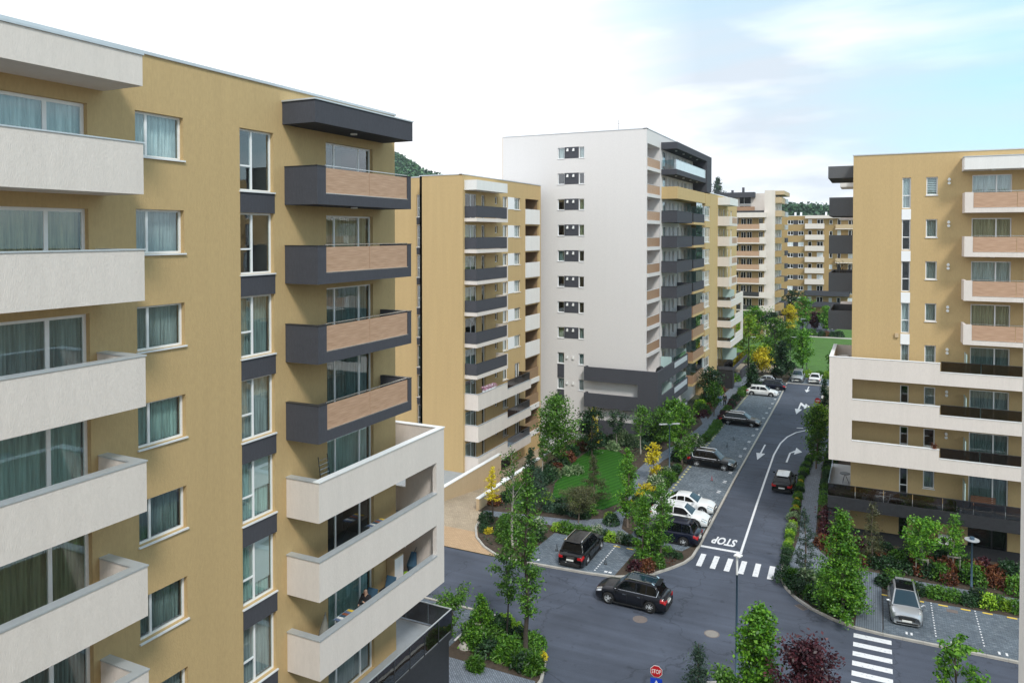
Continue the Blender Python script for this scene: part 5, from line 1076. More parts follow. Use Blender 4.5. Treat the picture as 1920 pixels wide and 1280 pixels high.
row([(-5.0, 52.7), (-4.2, 51.4), (-3.2, 50.3), (-1.4, 48.9)], .62, [DK, DK, BX, GT], w_, .1, 1.05); row([(-4.5, 52.7), (-3.0, 51.4), (-1.1, 50.6)], .7, [G_, JU, VR, LI], w_, .25, 1.1); row([(-2.9, 53.4), (-1.1, 53.2)], .75, [G_, VR], w_, .3, 1.1); row([(-2.4, 49.9), (-1.2, 49.4)], .6, [DK, G_], w_, .2)
shrub(BX, -5.05, 52.4, 1.9, w_)
w_ = 'along the wall side of the right hand path'
row([(-3.25, 59), (-3.4, 64)], .65, [RD, RD, MR], w_, .08, .95); row([(-3.5, 65), (-3.9, 75)], .75, [G_, DK, G_], w_, .06, .8); row([(-3.8, 76), (-3.9, 86)], .9, [G_, DK], w_, .1, 1.0)
w_ = 'in the bed below the right block terrace'
row([(-2.4, 58), (-2.2, 61)], .8, [MR, RD, MR], w_, .3, 1.3); row([(-1.5, 57.4), (3, 57.2), (9.5, 57.4)], .72, [DK, G_, RD, DK], w_, .35, 1.15); row([(-1.4, 58.7), (4, 59), (9.5, 58.9)], .8, [RD, DK, G_, RD, MR], w_, .35, 1.15); row([(-1.3, 60), (9.5, 60.1)], .95, [DK, MR, DK], w_, .3, 1.1)
w_ = 'in the low hedge behind the right hand parking places'
row([(1.1, 54.2), (9.5, 54.3)], .62, [G_, LI, DK, G_], w_, .15, .9); row([(5.6, 54.5), (7.6, 54.4)], .7, [DK, G_], w_, .1, 1.1); shrub(DK, .9, 54.6, 1.4, w_); shrub(G_, 1.3, 54.9, 1.3, w_)
w_ = 'in the near left planted island'
row([(-19.4, 39.3), (-16.9, 38.0), (-16.1, 36.6)], .62, [DK, G_, GT, LI], w_, .15, 1.0); row([(-20.6, 39.2), (-19.0, 37.6), (-17.2, 36.7)], .62, [G_, DK, G_, JU], w_, .3, 1.15); row([(-20.4, 36.9), (-18.4, 36.1), (-16.2, 35.8)], .62, [GT, DK, G_], w_, .2, 1.05); row([(-20.8, 38.2), (-19.5, 36.4)], .6, [G_, FL], w_, .2, 1.15)
row([(-16.9, 36.2), (-15.9, 35.7)], .5, [GT, GT], w_, .15, 1.2); shrub(YE, -16.0, 37.0, .8, w_); shrub(GT, -18.8, 34.6, .9, 'at the edge of the near left paved path')
w_ = 'on the near verge at the bottom edge'
row([(-9.2, 34.5), (-7.2, 36.8), (-4, 38.6), (10, 38.9)], 1.0, [G_, DK, LI], w_, .2, 1.0)
T(-21.6, 36.9, 2.3, 2.4, 'round', 'green', 'spreading green bush by the smoked glass terrace of the near block', name='spreading_bush', t0=.05, nb=40, per=60, ls=.09, spread=.16, rise=.9)
T(-20.0, 37.4, 2.6, 1.9, 'cone', 'bright', 'small bright green conifer in the near left island', name='conifer_tree', t0=.03, nb=70, per=60, ls=.08, spread=.1, rise=-.05)
# far planting along the lawn
w_ = 'in the hedge before the far lawn'
row([(-11.8, 129.8), (-4.5, 130.2)], .9, [G_, DK, LI, LI], w_, .3, 1.3); row([(-14, 128), (-13, 140)], 1.4, [G_, LI, DK], w_, .5, 1.5); row([(-17.5, 141), (-18, 170)], 2.2, [G_, LI, DK], w_, 1.0, 2.4); row([(-16, 183.5), (-6, 183.8)], 1.4, [G_, DK, RD], w_, .4, 1.8)
# plants without number: low ground cover in the beds, blades on the lawn
def scatter(name, label, polys, dens, leaf, size, zr, seed, asp=.6, patch=True):
    rg = np.random.default_rng(seed); out_ = []
    for poly in polys:
        A = np.array(poly); lo, hi = A.min(0), A.max(0); n = int((hi - lo).prod() * dens); p = rg.uniform(lo, hi, (n, 2)); ins = np.zeros(n, bool); j = len(A) - 1
        for i in range(len(A)):
            c = ((A[i, 1] > p[:, 1]) != (A[j, 1] > p[:, 1])) & (p[:, 0] < (A[j, 0] - A[i, 0]) * (p[:, 1] - A[i, 1]) / (A[j, 1] - A[i, 1] + 1e-9) + A[i, 0]); ins ^= c; j = i
        if patch: ins &= (np.sin(p[:, 0] * 1.9 + seed) * np.cos(p[:, 1] * 1.6) + .5 * np.sin(p[:, 0] * 4.3 + p[:, 1] * 3.7) + rg.normal(size=n) * .3) > -.15
        out_.append(p[ins])
    p = np.concatenate(out_); P = np.column_stack([p, rg.uniform(zr[0], zr[1], len(p))]); o = link(name, leaf_mesh(name, P, size, LF[leaf], rg, aspect=asp, up=.5)); tag(o, label, 'plants' if 'grass' not in name else 'grass', kind='stuff')
BEDW = [[(-29.3, 56), (-26, 56.4), (-23.5, 56.4), (-21, 57), (-19.8, 60), (-20.2, 59.6), (-25.2, 60.4), (-27.2, 71), (-27.2, 76.2), (-24.5, 76.6), (-21.6, 72), (-21.4, 78), (-21.6, 82), (-29.3, 82)], [(-18.8, 57.5), (-16.8, 57), (-16.8, 92), (-17.4, 84), (-18.8, 72), (-17.8, 66)], [(-23, 85), (-19.5, 84), (-19, 92), (-20.6, 97), (-22, 110), (-23, 98)], [(-28, 51.8), (-25.5, 49), (-22.7, 48), (-22.4, 54), (-28.4, 54)]]
scatter('ground_cover', 'low dark green ground cover between the shrubs of the planted beds', BEDW, 30, 'dark', .085, (.1, .34), 3)
scatter('ground_cover', 'low mid green ground cover of the beds by the right block and corner', [[(-5, 52.3), (-3.3, 49.5), (-1, 48.3), (-1, 54), (-4.6, 53)], [(-3.5, 59), (-2, 57), (20, 56.5), (20, 60.3), (-2.5, 60.3)], [(1, 53.8), (20, 53.9), (20, 54.7), (1, 54.7)], [(-5.5, 55), (-5.2, 60), (-5.7, 74), (-6, 74), (-5.8, 60)]], 34, 'green', .085, (.1, .32), 4)
scatter('ground_cover', 'low green ground cover of the near left island and the bottom verge', [[(-20.6, 35.4), (-15.5, 35.4), (-16.6, 37.7), (-18.1, 39), (-20.8, 39.9)], [(-9.6, 33), (-9, 36.3), (-5, 39.6), (14, 39.8), (14, 33)]], 34, 'green', .085, (.1, .30), 5)
scatter('leaf_litter', 'rusty red brown low plants in the beds near the walls', [[(-29.3, 57), (-28.4, 57), (-28.4, 76), (-29.3, 76)], [(4, 57.2), (12, 57.2), (12, 59), (4, 59)], [(-19.6, 94), (-19.2, 100), (-20.4, 110), (-20.8, 108)], [(-15.2, 48.8), (-12.3, 51.4), (-12.4, 52.5), (-15.2, 51)]], 26, 'red', .085, (.1, .3), 6)
scatter('lawn_grass', 'short dense mown grass blades of the dark striped garden lawn', [[(-27.1, 76), (-24.5, 76.4), (-22.3, 74.4), (-21.3, 70), (-20, 65), (-19.6, 61.5), (-20.3, 59.8), (-22.5, 59.4), (-25.1, 60.6), (-26.3, 64), (-27.1, 71)]], 140, 'grass', .05, (.12, .16), 8, .12, True)

# wooded hills on the skyline
def hill(label_, fx, fy, x0, x1, y0, y1, hf, seed, n, ls):
    rg = np.random.default_rng(seed); nx = 40; ny = 14; hb = MB()
    V = [[(x0 + (x1 - x0) * i / nx, y0 + (y1 - y0) * j / ny) for i in range(nx + 1)] for j in range(ny + 1)]
    vs = [(x, y, hf(x, y)) for r_ in V for (x, y) in r_]; fs = [(j * (nx + 1) + i, j * (nx + 1) + i + 1, (j + 1) * (nx + 1) + i + 1, (j + 1) * (nx + 1) + i) for j in range(ny) for i in range(nx)]
    hb.v = vs; hb.f = fs; hb.mi = [0] * len(fs); tag(hb.build('hill', M['terrain']), kind='structure')
    p = rg.uniform((x0, y0), (x1, y1), (n, 2)); pts = []
    for (x, y) in p:
        z = hf(x, y)
        if z < 2: continue
        r_ = rg.uniform(3, 6.5); k = 26; u = rg.normal(size=(k, 3)); u /= np.linalg.norm(u, axis=1)[:, None]; u[:, 2] = np.abs(u[:, 2]); pts.append(np.array([x, y, z + r_ * .5]) + u * np.array([r_, r_, r_ * 1.3]))
    P = np.concatenate(pts); o = link('forest', leaf_mesh('forest', P, ls, LF['far'], rg, .9, .6)); tag(o, label_, 'forest', kind='stuff')
def h1(x, y):   # big hill left: highest to the left, falling to the right
    q = x / y; return max(-3, (100 - max(0, (q + .70) * 275)) * math.sin(max(0, min(1, (y - 420) / 260)) * math.pi / 2) + 3 * math.sin(x * .05) + 2 * math.sin(y * .07 + x * .03))
def h2(x, y): return max(-3, (35 + 17 * math.exp(-((x + 116) / 16) ** 2) + 5 * math.sin(x * .022 + 1.2) + 3 * math.sin(x * .07)) * math.sin(max(0, min(1, (y - 480) / 120)) * math.pi / 2))
hill('bluish wooded hill rising behind the middle ochre block', 0, 0, -620, -250, 420, 800, h1, 21, 5200, 1.5)
hill('wooded ridge on the skyline beyond the end of the street', 0, 0, -230, 140, 480, 720, h2, 22, 4200, 1.3)

hz = MB().box(-700, 300, -60, 860, -4, 150).build('haze', M['terrain']); hz.data.materials.clear()
hm = D.materials.new('pale air'); hm.use_nodes = True; t = hm.node_tree; t.nodes.clear(); o_ = t.nodes.new('ShaderNodeOutputMaterial'); v_ = t.nodes.new('ShaderNodeVolumePrincipled')
v_.inputs['Color'].default_value = (0.80, 0.90, 1.0, 1); v_.inputs['Density'].default_value = 0.00013; v_.inputs['Anisotropy'].default_value = 0.2; t.links.new(v_.outputs[0], o_.inputs['Volume'])
hz.data.materials.append(hm); tag(hz, 'thin bluish summer haze in the air over the whole place', 'haze', kind='stuff')
# ================================================================== CARS
KIND = {  # L, W, H, wheelbase, belt, hood, xw0, xr0, xr1, xt, rear deck length(0 = hatch), wheel r ; x measured from mid wheelbase
 'suv':   dict(L=4.52, W=1.84, H=1.68, wb=2.66, belt=1.03, hood=1.02, xw0=1.02, xr0=.30, xr1=-1.62, xt=-1.95, deck=1.06, rw=.365, fo=.88),
 'bigsuv': dict(L=4.80, W=1.92, H=1.72, wb=2.85, belt=1.06, hood=1.05, xw0=1.02, xr0=.34, xr1=-1.82, xt=-2.15, deck=1.05, rw=.37, fo=.90),
 'wagon': dict(L=4.72, W=1.82, H=1.50, wb=2.76, belt=.95, hood=.92, xw0=1.12, xr0=.38, xr1=-1.62, xt=-2.05, deck=.94, rw=.33, fo=.90),
 'hatch': dict(L=4.26, W=1.80, H=1.46, wb=2.62, belt=.93, hood=.90, xw0=1.10, xr0=.40, xr1=-1.28, xt=-1.82, deck=.93, rw=.325, fo=.86),
 'coupe': dict(L=4.62, W=1.85, H=1.39, wb=2.78, belt=.93, hood=.91, xw0=1.02, xr0=.22, xr1=-.85, xt=-1.55, deck=1.00, rw=.345, fo=.86),
 'sedan': dict(L=4.50, W=1.78, H=1.44, wb=2.66, belt=.94, hood=.91, xw0=1.02, xr0=.30, xr1=-.95, xt=-1.50, deck=1.00, rw=.325, fo=.86),
 'mpv':   dict(L=3.90, W=1.74, H=1.60, wb=2.55, belt=.98, hood=.97, xw0=1.28, xr0=.30, xr1=-1.20, xt=-1.72, deck=.98, rw=.325, fo=.74),
}
def smooth(xs, f, r=.09):
    return lambda x: (f(x - r) + 2 * f(x) + f(x + r)) / 4
def make_car(kind, x, y, ang, paint, label, group=None, roofm=None, rails=None, trim=None, cladding=False, rear_plate=True, tilt=0):
    k = KIND[kind]; Lc_, W_, H_ = k['L'], k['W'], k['H']; xf = k['wb'] / 2 + k['fo']; xb = xf - Lc_; rw = k['rw']; ax_ = (k['wb'] / 2, -k['wb'] / 2)
    root = empty('car', (x, y, .0), label, 'car', group, rz=R(ang))
    px_ = [xb, xb + .10, xb + .30, k['xt'] + .05, k['xw0'], xf - 1.0 + .45, xf - .28, xf - .08, xf]; pz_ = [k['deck'] - .20, k['deck'] - .05, k['deck'], k['belt'], k['belt'], k['hood'] - .03, k['hood'] - .12, k['hood'] - .20, k['hood'] - .30]
    o_ = np.argsort(px_); px_ = np.array(px_)[o_]; pz_ = np.array(pz_)[o_]
    zt = smooth(None, lambda q: float(np.interp(q, px_, pz_)))
    def hw(q):
        a = max(0, (q - (xf - .62)) / .62); c = max(0, ((xb + .45) - q) / .45); return W_ / 2 * (1 - .20 * min(1, a) ** 2.2 - .12 * min(1, c) ** 2.2)
    def zb(q):
        z = .21 + .06 * max(0, (q - xf + .5)) + .10 * max(0, (xb + .5 - q)); ra = rw + .065
        for a in ax_:
            if abs(q - a) < ra: z = max(z, rw - .02 + math.sqrt(ra * ra - (q - a) ** 2))
        return z
    def sec(q):
        w, t, b = hw(q), zt(q), zb(q); m = max(b + .04, .30 + (t - .3) * .45); 
        return [(w - .12, b), (w - .015, b + .03), (w, m), (w - .012, max(m + .02, t - .20)), (w - .075, t - .055), (w - .20, t - .008), (w * .45, t + .022), (0, t + .03)]
    def surf(q, s_, off=.006):
        P = sec(q); i = min(int(s_), len(P) - 2); f = s_ - i; yy = P[i][0] * (1 - f) + P[i + 1][0] * f; zz = P[i][1] * (1 - f) + P[i + 1][1] * f
        up = max(0, min(1, (s_ - 3) / 2.5)); return (q, yy + off * (1 - up), zz + off * up)
    n = 84; xs = [xb + Lc_ * i / (n - 1) for i in range(n)]
    b = MB(); N = 15
    for q in xs:
        P = sec(q); b.v += [(q, yy, zz) for yy, zz in P] + [(q, -yy, zz) for yy, zz in reversed(P[:-1])]
    for i in range(n - 1):
        for j in range(N - 1): b.f.append((i * N + j, i * N + j + 1, (i + 1) * N + j + 1, (i + 1) * N + j)); b.mi.append(0)
    b.f.append(tuple(range(N))); b.mi.append(0); b.f.append(tuple(reversed(range((n - 1) * N, n * N)))); b.mi.append(0)
    body = b.build('body', paint, root, smooth=True)
    MB().box(xb + .12, xf - .15, -W_ / 2 + .24, W_ / 2 - .24, .19, .62).build('underbody', M['black_plastic'], root)
    # greenhouse
    gx = [k['xt'], k['xr1'] - .04, k['xr1'] + .15, (k['xr0'] + k['xr1']) / 2, k['xr0'] - .1, k['xr0'] + .06, k['xw0']]; gz = [k['belt'], H_ - .075, H_ - .035, H_, H_ - .02, H_ - .055, k['belt']]
    zg = smooth(None, lambda q: float(np.interp(q, gx, gz)), .06); g0 = W_ / 2 - .095; kk = .21 / (H_ - k['belt'])
    gy = lambda z: g0 - (z - k['belt']) * kk
    b = MB(); m_ = 44; gxs = [k['xt'] - .02 + (k['xw0'] - k['xt'] + .04) * i / (m_ - 1) for i in range(m_)]; NG = 9
    for q in gxs:
        t = max(k['belt'] - .01, zg(q)); e = max(0, min(.07, (t - k['belt']) * .5)); P = [(gy(k['belt']), k['belt'] - .05), (gy(t - e), t - e), (gy(t) - .03, t - e * .25), (gy(t) - .09, t), (0, t + .018)]
        b.v += [(q, yy, zz) for yy, zz in P] + [(q, -yy, zz) for yy, zz in reversed(P[:-1])]
    for i in range(m_ - 1):
        for j in range(NG - 1): b.f.append((i * NG + j, i * NG + j + 1, (i + 1) * NG + j + 1, (i + 1) * NG + j)); b.mi.append(0)
    b.build('cabin', paint, root, smooth=True)
    def strip(name, m, x0, x1, y0f, y1f, zf, steps=10, off=.012):
        b = MB(); 
        for i in range(steps):
            qa, qb = x0 + (x1 - x0) * i / steps, x0 + (x1 - x0) * (i + 1) / steps
            for (u0, u1) in ((-1, -.5), (-.5, 0), (0, .5), (.5, 1)):
                f = lambda q, u: (q, u * y1f(q), zf(q) + off + .018 * (1 - u * u))
                b.quad(f(qa, u0), f(qb, u0), f(qb, u1), f(qa, u1))
        return b.build(name, m, root, smooth=True)
    wy = lambda q: gy(zg(q)) - .085
    strip('windscreen', M['car_glass_blue'], k['xr0'] + .05, k['xw0'] - .04, None, wy, zg)
    strip('rear_window', M['car_glass'], k['xt'] + (.05 if k['xr1'] - k['xt'] > .45 else .02), k['xr1'] - .01, None, lambda q: wy(q) - .03, zg)
    if roofm: strip('roof_panel', roofm, k['xr1'] + .08, k['xr0'] - .02, None, lambda q: wy(q) + (.0), zg, off=.006)
    # side windows: three panes split by pillars
    wx = [k['xt'] + .22, k['xr1'] + .55 if kind not in ('coupe', 'sedan') else k['xr1'] + .12, (k['xr0'] + k['xr1']) / 2 + .22, k['xw0'] - .12]
    if kind == 'mpv': wx = [k['xt'] + .2, k['xr1'] + .45, -.15, k['xw0'] - .2]
    for sgn in (1, -1):
        for a_, c_ in zip(wx[:-1], wx[1:]):
            b = MB(); st = 10; x0, x1 = a_ + .035, c_ - .035
            for i in range(st):
                qa, qb = x0 + (x1 - x0) * i / st, x0 + (x1 - x0) * (i + 1) / st; ta, tb_ = zg(qa) - .085, zg(qb) - .085; bb = k['belt'] + .035
                if max(ta, tb_) < bb + .02: continue
                ta, tb_ = max(ta, bb + .005), max(tb_, bb + .005)
                b.quad(*[(q, sgn * (gy(z_) + .012), z_) for q, z_ in ((qa, bb), (qb, bb), (qb, tb_), (qa, ta))])
            if b.f: b.build('side_window', M['car_glass'], root)
        if trim:
            b = MB(); b.tube([(wx[0], sgn * (g0 + .012), k['belt'] + .02), (wx[-1], sgn * (g0 + .012), k['belt'] + .02)], .026, 5); b.tube([(wx[0], sgn * (g0 + .012), k['belt'] + .02), (wx[0] - .12, sgn * (gy(H_ - .25) + .012), H_ - .27)], .02, 5); b.build('chrome_trim', trim, root)
        if rails:
            yr = sgn * (gy(H_) - .07); MB().tube([(k['xr1'] + .1, yr, H_ - .05), (k['xr1'] + .25, yr, H_ + .03), (k['xr0'] - .2, yr, H_ + .035), (k['xr0'] + .0, yr, H_ - .04)], .036, 6).build('roof_rail', rails, root)
        # lamps follow the body surface
        def patch(name, m, x0, x1, s0, s1):
            b = MB()
            for i in range(6):
                for j in range(3):
                    qa, qb = x0 + (x1 - x0) * i / 6, x0 + (x1 - x0) * (i + 1) / 6; sa, sb = s0 + (s1 - s0) * j / 3, s0 + (s1 - s0) * (j + 1) / 3
                    ps = [surf(qa, sa), surf(qb, sa), surf(qb, sb), surf(qa, sb)]; b.quad(*[(p[0], sgn * p[1], p[2]) for p in ps])
            b.build(name, m, root, smooth=True)
        patch('headlight', M['head_light'], xf - .46, xf - .05, 3.1, 4.9); patch('tail_light', M['tail_light'], xb + .01, xb + .34, 2.75, 4.2)
        if kind in ('suv', 'bigsuv', 'hatch', 'wagon', 'mpv'): MB().box(xb - .015, xb + .05, sgn * (W_ / 2 - .42), sgn * (W_ / 2 - .16), k['deck'] - .32, k['deck'] - .16).build('tail_light', M['tail_light'], root)
        mb_ = MB(); mb_.tube([(k['xw0'] - .28, sgn * (W_ / 2 - .06), k['belt'] + .04), (k['xw0'] - .30, sgn * (W_ / 2 + .04), k['belt'] + .09), (k['xw0'] - .31, sgn * (W_ / 2 + .16), k['belt'] + .09)], [.03, .085, .06], 8); mb_.build('mirror', paint, root, smooth=True)
        MB().box(xb + .75, xf - .85, sgn * (W_ / 2 - .06), sgn * (W_ / 2 + .004), .19, .27).build('sill_trim', M['black_plastic'], root)
        for hx in (.18, -.75): MB().box(hx, hx + .2, sgn * (W_ / 2 - .01), sgn * (W_ / 2 + .018), k['belt'] - .19, k['belt'] - .155).build('door_handle', trim or paint, root)
        for dx in (k['xw0'] - .12, .12, -.86): MB().box(dx - .005, dx + .005, sgn * (W_ / 2 - .05), sgn * (W_ / 2 + .0015), .34, k['belt'] - .1).build('door_gap', M['black_plastic'], root)
    zc = k['hood'] - .48
    MB().box(xf - .10, xf + .012, -.42, .42, zc - .02, zc + .13).build('grille', M['black_plastic'], root); MB().box(xf - .10, xf + .018, -.55, .55, .27, .36).build('air_intake', M['black_plastic'], root)
    MB().box(xf - .02, xf + .03, -.26, .26, .40, .51).build('number_plate', M['plate'], root); MB().box(xb - .03, xb + .05, -.26, .26, k['deck'] - .46, k['deck'] - .35).build('number_plate', M['plate'], root)
    MB().box(xb - .015, xb + .1, -.7, .7, .24, .42).build('rear_bumper', M['black_plastic'], root)
    if kind in ('suv', 'bigsuv', 'hatch', 'mpv', 'wagon'): MB().box(k['xr1'] - .22, k['xr1'] + .08, -(gy(H_) - .12), gy(H_) - .12, H_ - .045, H_ - .012).build('spoiler', roofm if roofm is M['p_white'] else paint, root)
    MB().tube([(k['xr1'] + .3, 0, H_), (k['xr1'] + .15, 0, H_ + .13)], .008, 5).build('aerial', M['black_plastic'], root)
    for a in ax_:
        for sgn in (1, -1):
            key = ('wheel', rw, sgn)
            def mkt():
                b = MB(); yo, yi = sgn * (W_ / 2 - .015), sgn * (W_ / 2 - .235); prof = [(rw * .62, yo), (rw * .9, yo + sgn * .008), (rw, yo - sgn * .03), (rw, yi), (rw * .6, yi)]; nn = 24
                for r_, yy in prof: b.v += [(r_ * math.cos(2 * math.pi * i / nn), yy, r_ * math.sin(2 * math.pi * i / nn)) for i in range(nn)]
                for j in range(len(prof) - 1):
                    for i in range(nn): b.f.append((j * nn + i, j * nn + (i + 1) % nn, (j + 1) * nn + (i + 1) % nn, (j + 1) * nn + i)); b.mi.append(0)
                b.f.append(tuple(4 * nn + i for i in range(nn))); b.mi.append(0); return b.mesh('wheel', M['rubber'], True)
            def mkr():
                b = MB(); yo = sgn * (W_ / 2 - .02); y2 = yo - sgn * .07; nn = 24
                for (ra, ya), (rb, yb) in (((rw * .70, yo), (rw * .62, yo)), ((rw * .62, yo), (rw * .58, y2))):
                    for i in range(nn):
                        a0, a1 = 2 * math.pi * i / nn, 2 * math.pi * (i + 1) / nn; b.quad((ra * math.cos(a0), ya, ra * math.sin(a0)), (ra * math.cos(a1), ya, ra * math.sin(a1)), (rb * math.cos(a1), yb, rb * math.sin(a1)), (rb * math.cos(a0), yb, rb * math.sin(a0)))
                for s5 in range(5):
                    t = 2 * math.pi * s5 / 5 + .3
                    for dt in (-.16, .16):
                        c0, c1 = t + dt * .6, t + dt * 1.5; w0 = .07; b.quad((.04 * math.cos(t - .5), yo - sgn * .02, .04 * math.sin(t - .5)), (rw * .64 * math.cos(c1 - w0), yo - sgn * .005, rw * .64 * math.sin(c1 - w0)), (rw * .64 * math.cos(c1 + w0), yo - sgn * .005, rw * .64 * math.sin(c1 + w0)), (.04 * math.cos(t + .5), yo - sgn * .02, .04 * math.sin(t + .5)))
                b.tube([(0, yo - sgn * .05, 0), (0, yo + sgn * .0, 0)], .055, 10); return b.mesh('rim', M['rim'])
            wo = link('wheel', mkt(), root, (a, 0, rw)); link('rim', mkr(), wo); MB().tube([(0, sgn * (W_ / 2 - .12), 0), (0, sgn * (W_ / 2 - .10), 0)], rw * .6, 16).build('brake_disc', M['black_plastic'], wo)
            MB().tube([(0, sgn * .45, 0), (0, sgn * (W_ / 2 - .236), 0)], rw + .05, 16).build('wheel_well', M['black_plastic'], root, (a, 0, rw + .01))
    return root
GP = 'cars parked side by side in the street bays'
make_car('suv', -13.45, 45.42, 178.5, M['p_char'], 'charcoal crossover car driving across the junction with silver roof rails', rails=M['chrome'], trim=M['chrome'], roofm=M['car_glass_blue'])
make_car('bigsuv', -18.72, 50.55, 90, M['p_black'], 'black estate car seen from behind in the near parking place beside the white dots', rails=M['chrome'])
make_car('bigsuv', -13.95, 56.05, 180, M['p_navy'], 'dark navy car with its tail to the street half hidden by the columnar trees', GP)
make_car('wagon', -13.85, 59.9, 0, M['p_white'], 'nearer of the two white cars parked nose to the street', GP, rails=M['p_white'], trim=M['black_plastic'])
make_car('coupe', -13.95, 62.95, 0, M['p_white'], 'white coupe with sloping roof, the farther of the two white cars side by side', GP)
make_car('suv', -14.3, 75.5, -4, M['p_black'], 'black sport utility car with silver rails parked below the street lamp', GP, rails=M['chrome'], trim=M['chrome'])
make_car('wagon', -14.4, 93.85, -2, M['p_black'], 'black estate car with a roof rack in the middle of the parking bays', GP, rails=M['chrome'], trim=M['chrome'])
make_car('hatch', -14.35, 112.5, -2, M['p_white'], 'small white hatchback alone beside the dark car at the far bays', GP)
make_car('wagon', -14.1, 117.6, 180, M['p_navy'], 'dark blue estate car parked last in the row with its nose to the hedge', GP)
make_car('sedan', -14.9, 121.2, 180, M['p_silver'], 'silver saloon half hidden behind the last dark parked car', GP)
make_car('suv', -10.75, 126.4, -90, M['p_grey'], 'pale grey car facing the camera at the end of the street', 'two cars parked across the end of the street')
make_car('sedan', -8.2, 126.4, 90, M['p_white'], 'white saloon seen from behind at the end of the street', 'two cars parked across the end of the street')
make_car('hatch', -7.28, 72.4, 90, M['p_black'], 'black car with white roof driving away up the street', roofm=M['p_white'])
make_car('mpv', 1.82, 51.3, -88, M['p_silver'], 'silver car with dark roof facing the junction in the right hand parking place', roofm=M['car_glass'])
make_car('hatch', -12.9, 214, -90, M['p_silver'], 'tiny pale car on the distant car park under the far block')
make_car('hatch', -9.6, 199, -60, M['p_white'], 'tiny white car beside the slim tree on the distant car park')
rk = MB(); rk.box(-.9, .3, -.02, .02, 0, .03); 

# ================================================================== LAMPS, SIGNS, SMALL STREET THINGS
def octagon0(r_): return [(r_ * math.cos(R(30 * i)), r_ * math.sin(R(30 * i))) for i in range(12)]
def lamp(x, y, h, label, ang=0, arms=1, m='lamp_paint', head=1.0, group=None):
    r_ = empty('street_lamp', (x, y, .08), label, 'street lamp', group, rz=R(ang))
    MB().tube([(0, 0, 0), (0, 0, h * .45), (0, 0, h)], [.085, .06, .045], 10).build('pole', M[m], r_, smooth=True); MB().tube([(0, 0, 0), (0, 0, .06)], .17, 10).build('base_plate', M[m], r_)
    for s in ((1,) if arms == 1 else (1, -1) if arms else ()):
        MB().tube([(0, 0, h - .05), (s * .35, 0, h + .03)], .03, 6).build('arm', M[m], r_)
        b = MB(); b.prism([(s * (.25), -.10), (s * .95 * head, -.16), (s * 1.05 * head, 0), (s * .95 * head, .16), (s * .25, .10)], h + .02, h + .09); b.build('lamp_head', M['coping'], r_)
    return r_
lamp(-17.44, 70.8, 4.9, 'grey street lamp in the bed between the yellow tree and the black car', 35, 2)
l2 = lamp(-6.12, 38.9, 6.75, 'slim street lamp with square white head seen from above beside the stop line', 70, arms=0)
MB().box(-.16, .16, -.22, .10, 6.75, 6.82).build('lamp_head', M['signwhite'], l2); MB().tube([(0, 0, 5.8), (0, 0, 6.75)], .055, 8).build('lit_pole_top', M['signwhite'], l2)  # light on the upper pole is put into its colour as white
l3 = lamp(5.67, 54.91, 3.75, 'blue grey lamp post with flat disc head behind the right hand parking places', 180, arms=0)
MB().prism(octagon0(.42), 3.75, 3.80).build('lamp_head', M['coping'], l3); MB().prism(octagon0(.14), 3.801, 3.95).build('lamp_cap', M['lamp_paint'], l3)
lamp(-13.49, 142.88, 4.6, 'dark lamp post on the far lawn', 0, m='dark_metal'); lamp(-18.08, 125.4, 6.5, 'dark lamp post at the far end of the path before the yellow tree', 0, m='dark_metal'); lamp(-10.3, 137.6, 8.5, 'tall dark lamp post at the near edge of the far lawn', 180, m='dark_metal')
def octagon(r_, n=8, a0=22.5): return [(r_ * math.cos(R(a0 + 360 / n * i)), r_ * math.sin(R(a0 + 360 / n * i))) for i in range(n)]
def plate(poly, t, name, m, parent, loc, rz=0):   # an upright plate: polygon in x/z, facing -y
    b = MB(); n = len(poly); b.v = [(x, -t / 2, z) for x, z in poly] + [(x, t / 2, z) for x, z in poly]; b.f = [tuple(range(n)), tuple(reversed(range(n, 2 * n)))] + [(i, i + n, (i + 1) % n + n, (i + 1) % n) for i in range(n)]; b.mi = [0] * len(b.f)
    return b.build(name, m, parent, loc, rz)
def upright(me):
    for v in me.vertices: v.co = (v.co.x, 0, v.co.y)
    return me
st = empty('stop_sign', (-9.18, 34.9, .1), 'red octagonal stop sign above a blue plate at the bottom edge of the picture', 'stop sign', rz=R(8))
MB().tube([(0, 0.03, 0), (0, 0.03, 2.3)], .03, 8).build('post', M['steel'], st)
plate(octagon(.30), .01, 'sign_border', M['signwhite'], st, (0, 0, 2.17)); plate(octagon(.28), .01, 'sign_plate', M['red'], st, (0, -.008, 2.17)); link('lettering', upright(text_mesh('STOP', .44, .20, 'lettering', M['signwhite'], .012)), st, (0, -.017, 2.17))
plate([(-.28, -.28), (.28, -.28), (.28, .28), (-.28, .28)], .01, 'blue_plate', M['blue'], st, (0, 0, 1.56)); plate([(-.2, -.2), (.2, -.2), (0, .2)], .01, 'triangle_symbol', M['signwhite'], st, (0, -.01, 1.56)); plate([(-.04, -.14), (.04, -.14), (.03, .04), (-.03, .04)], .008, 'figure_symbol', M['black_plastic'], st, (0, -.02, 1.56))
ne = empty('no_entry_sign', (-6.2, 99.9, .1), 'red no entry disc above a blue arrow disc at the side road', 'road sign', rz=R(5))
MB().tube([(0, 0.03, 0), (0, 0.03, 2.75)], .03, 8).build('post', M['steel'], ne)
plate(octagon(.34, 18, 0), .01, 'sign_plate', M['red'], ne, (0, 0, 2.45)); plate([(-.24, -.05), (.24, -.05), (.24, .05), (-.24, .05)], .01, 'white_bar', M['signwhite'], ne, (0, -.01, 2.45)); plate(octagon(.32, 18, 0), .01, 'blue_disc', M['blue'], ne, (0, 0, 1.75))
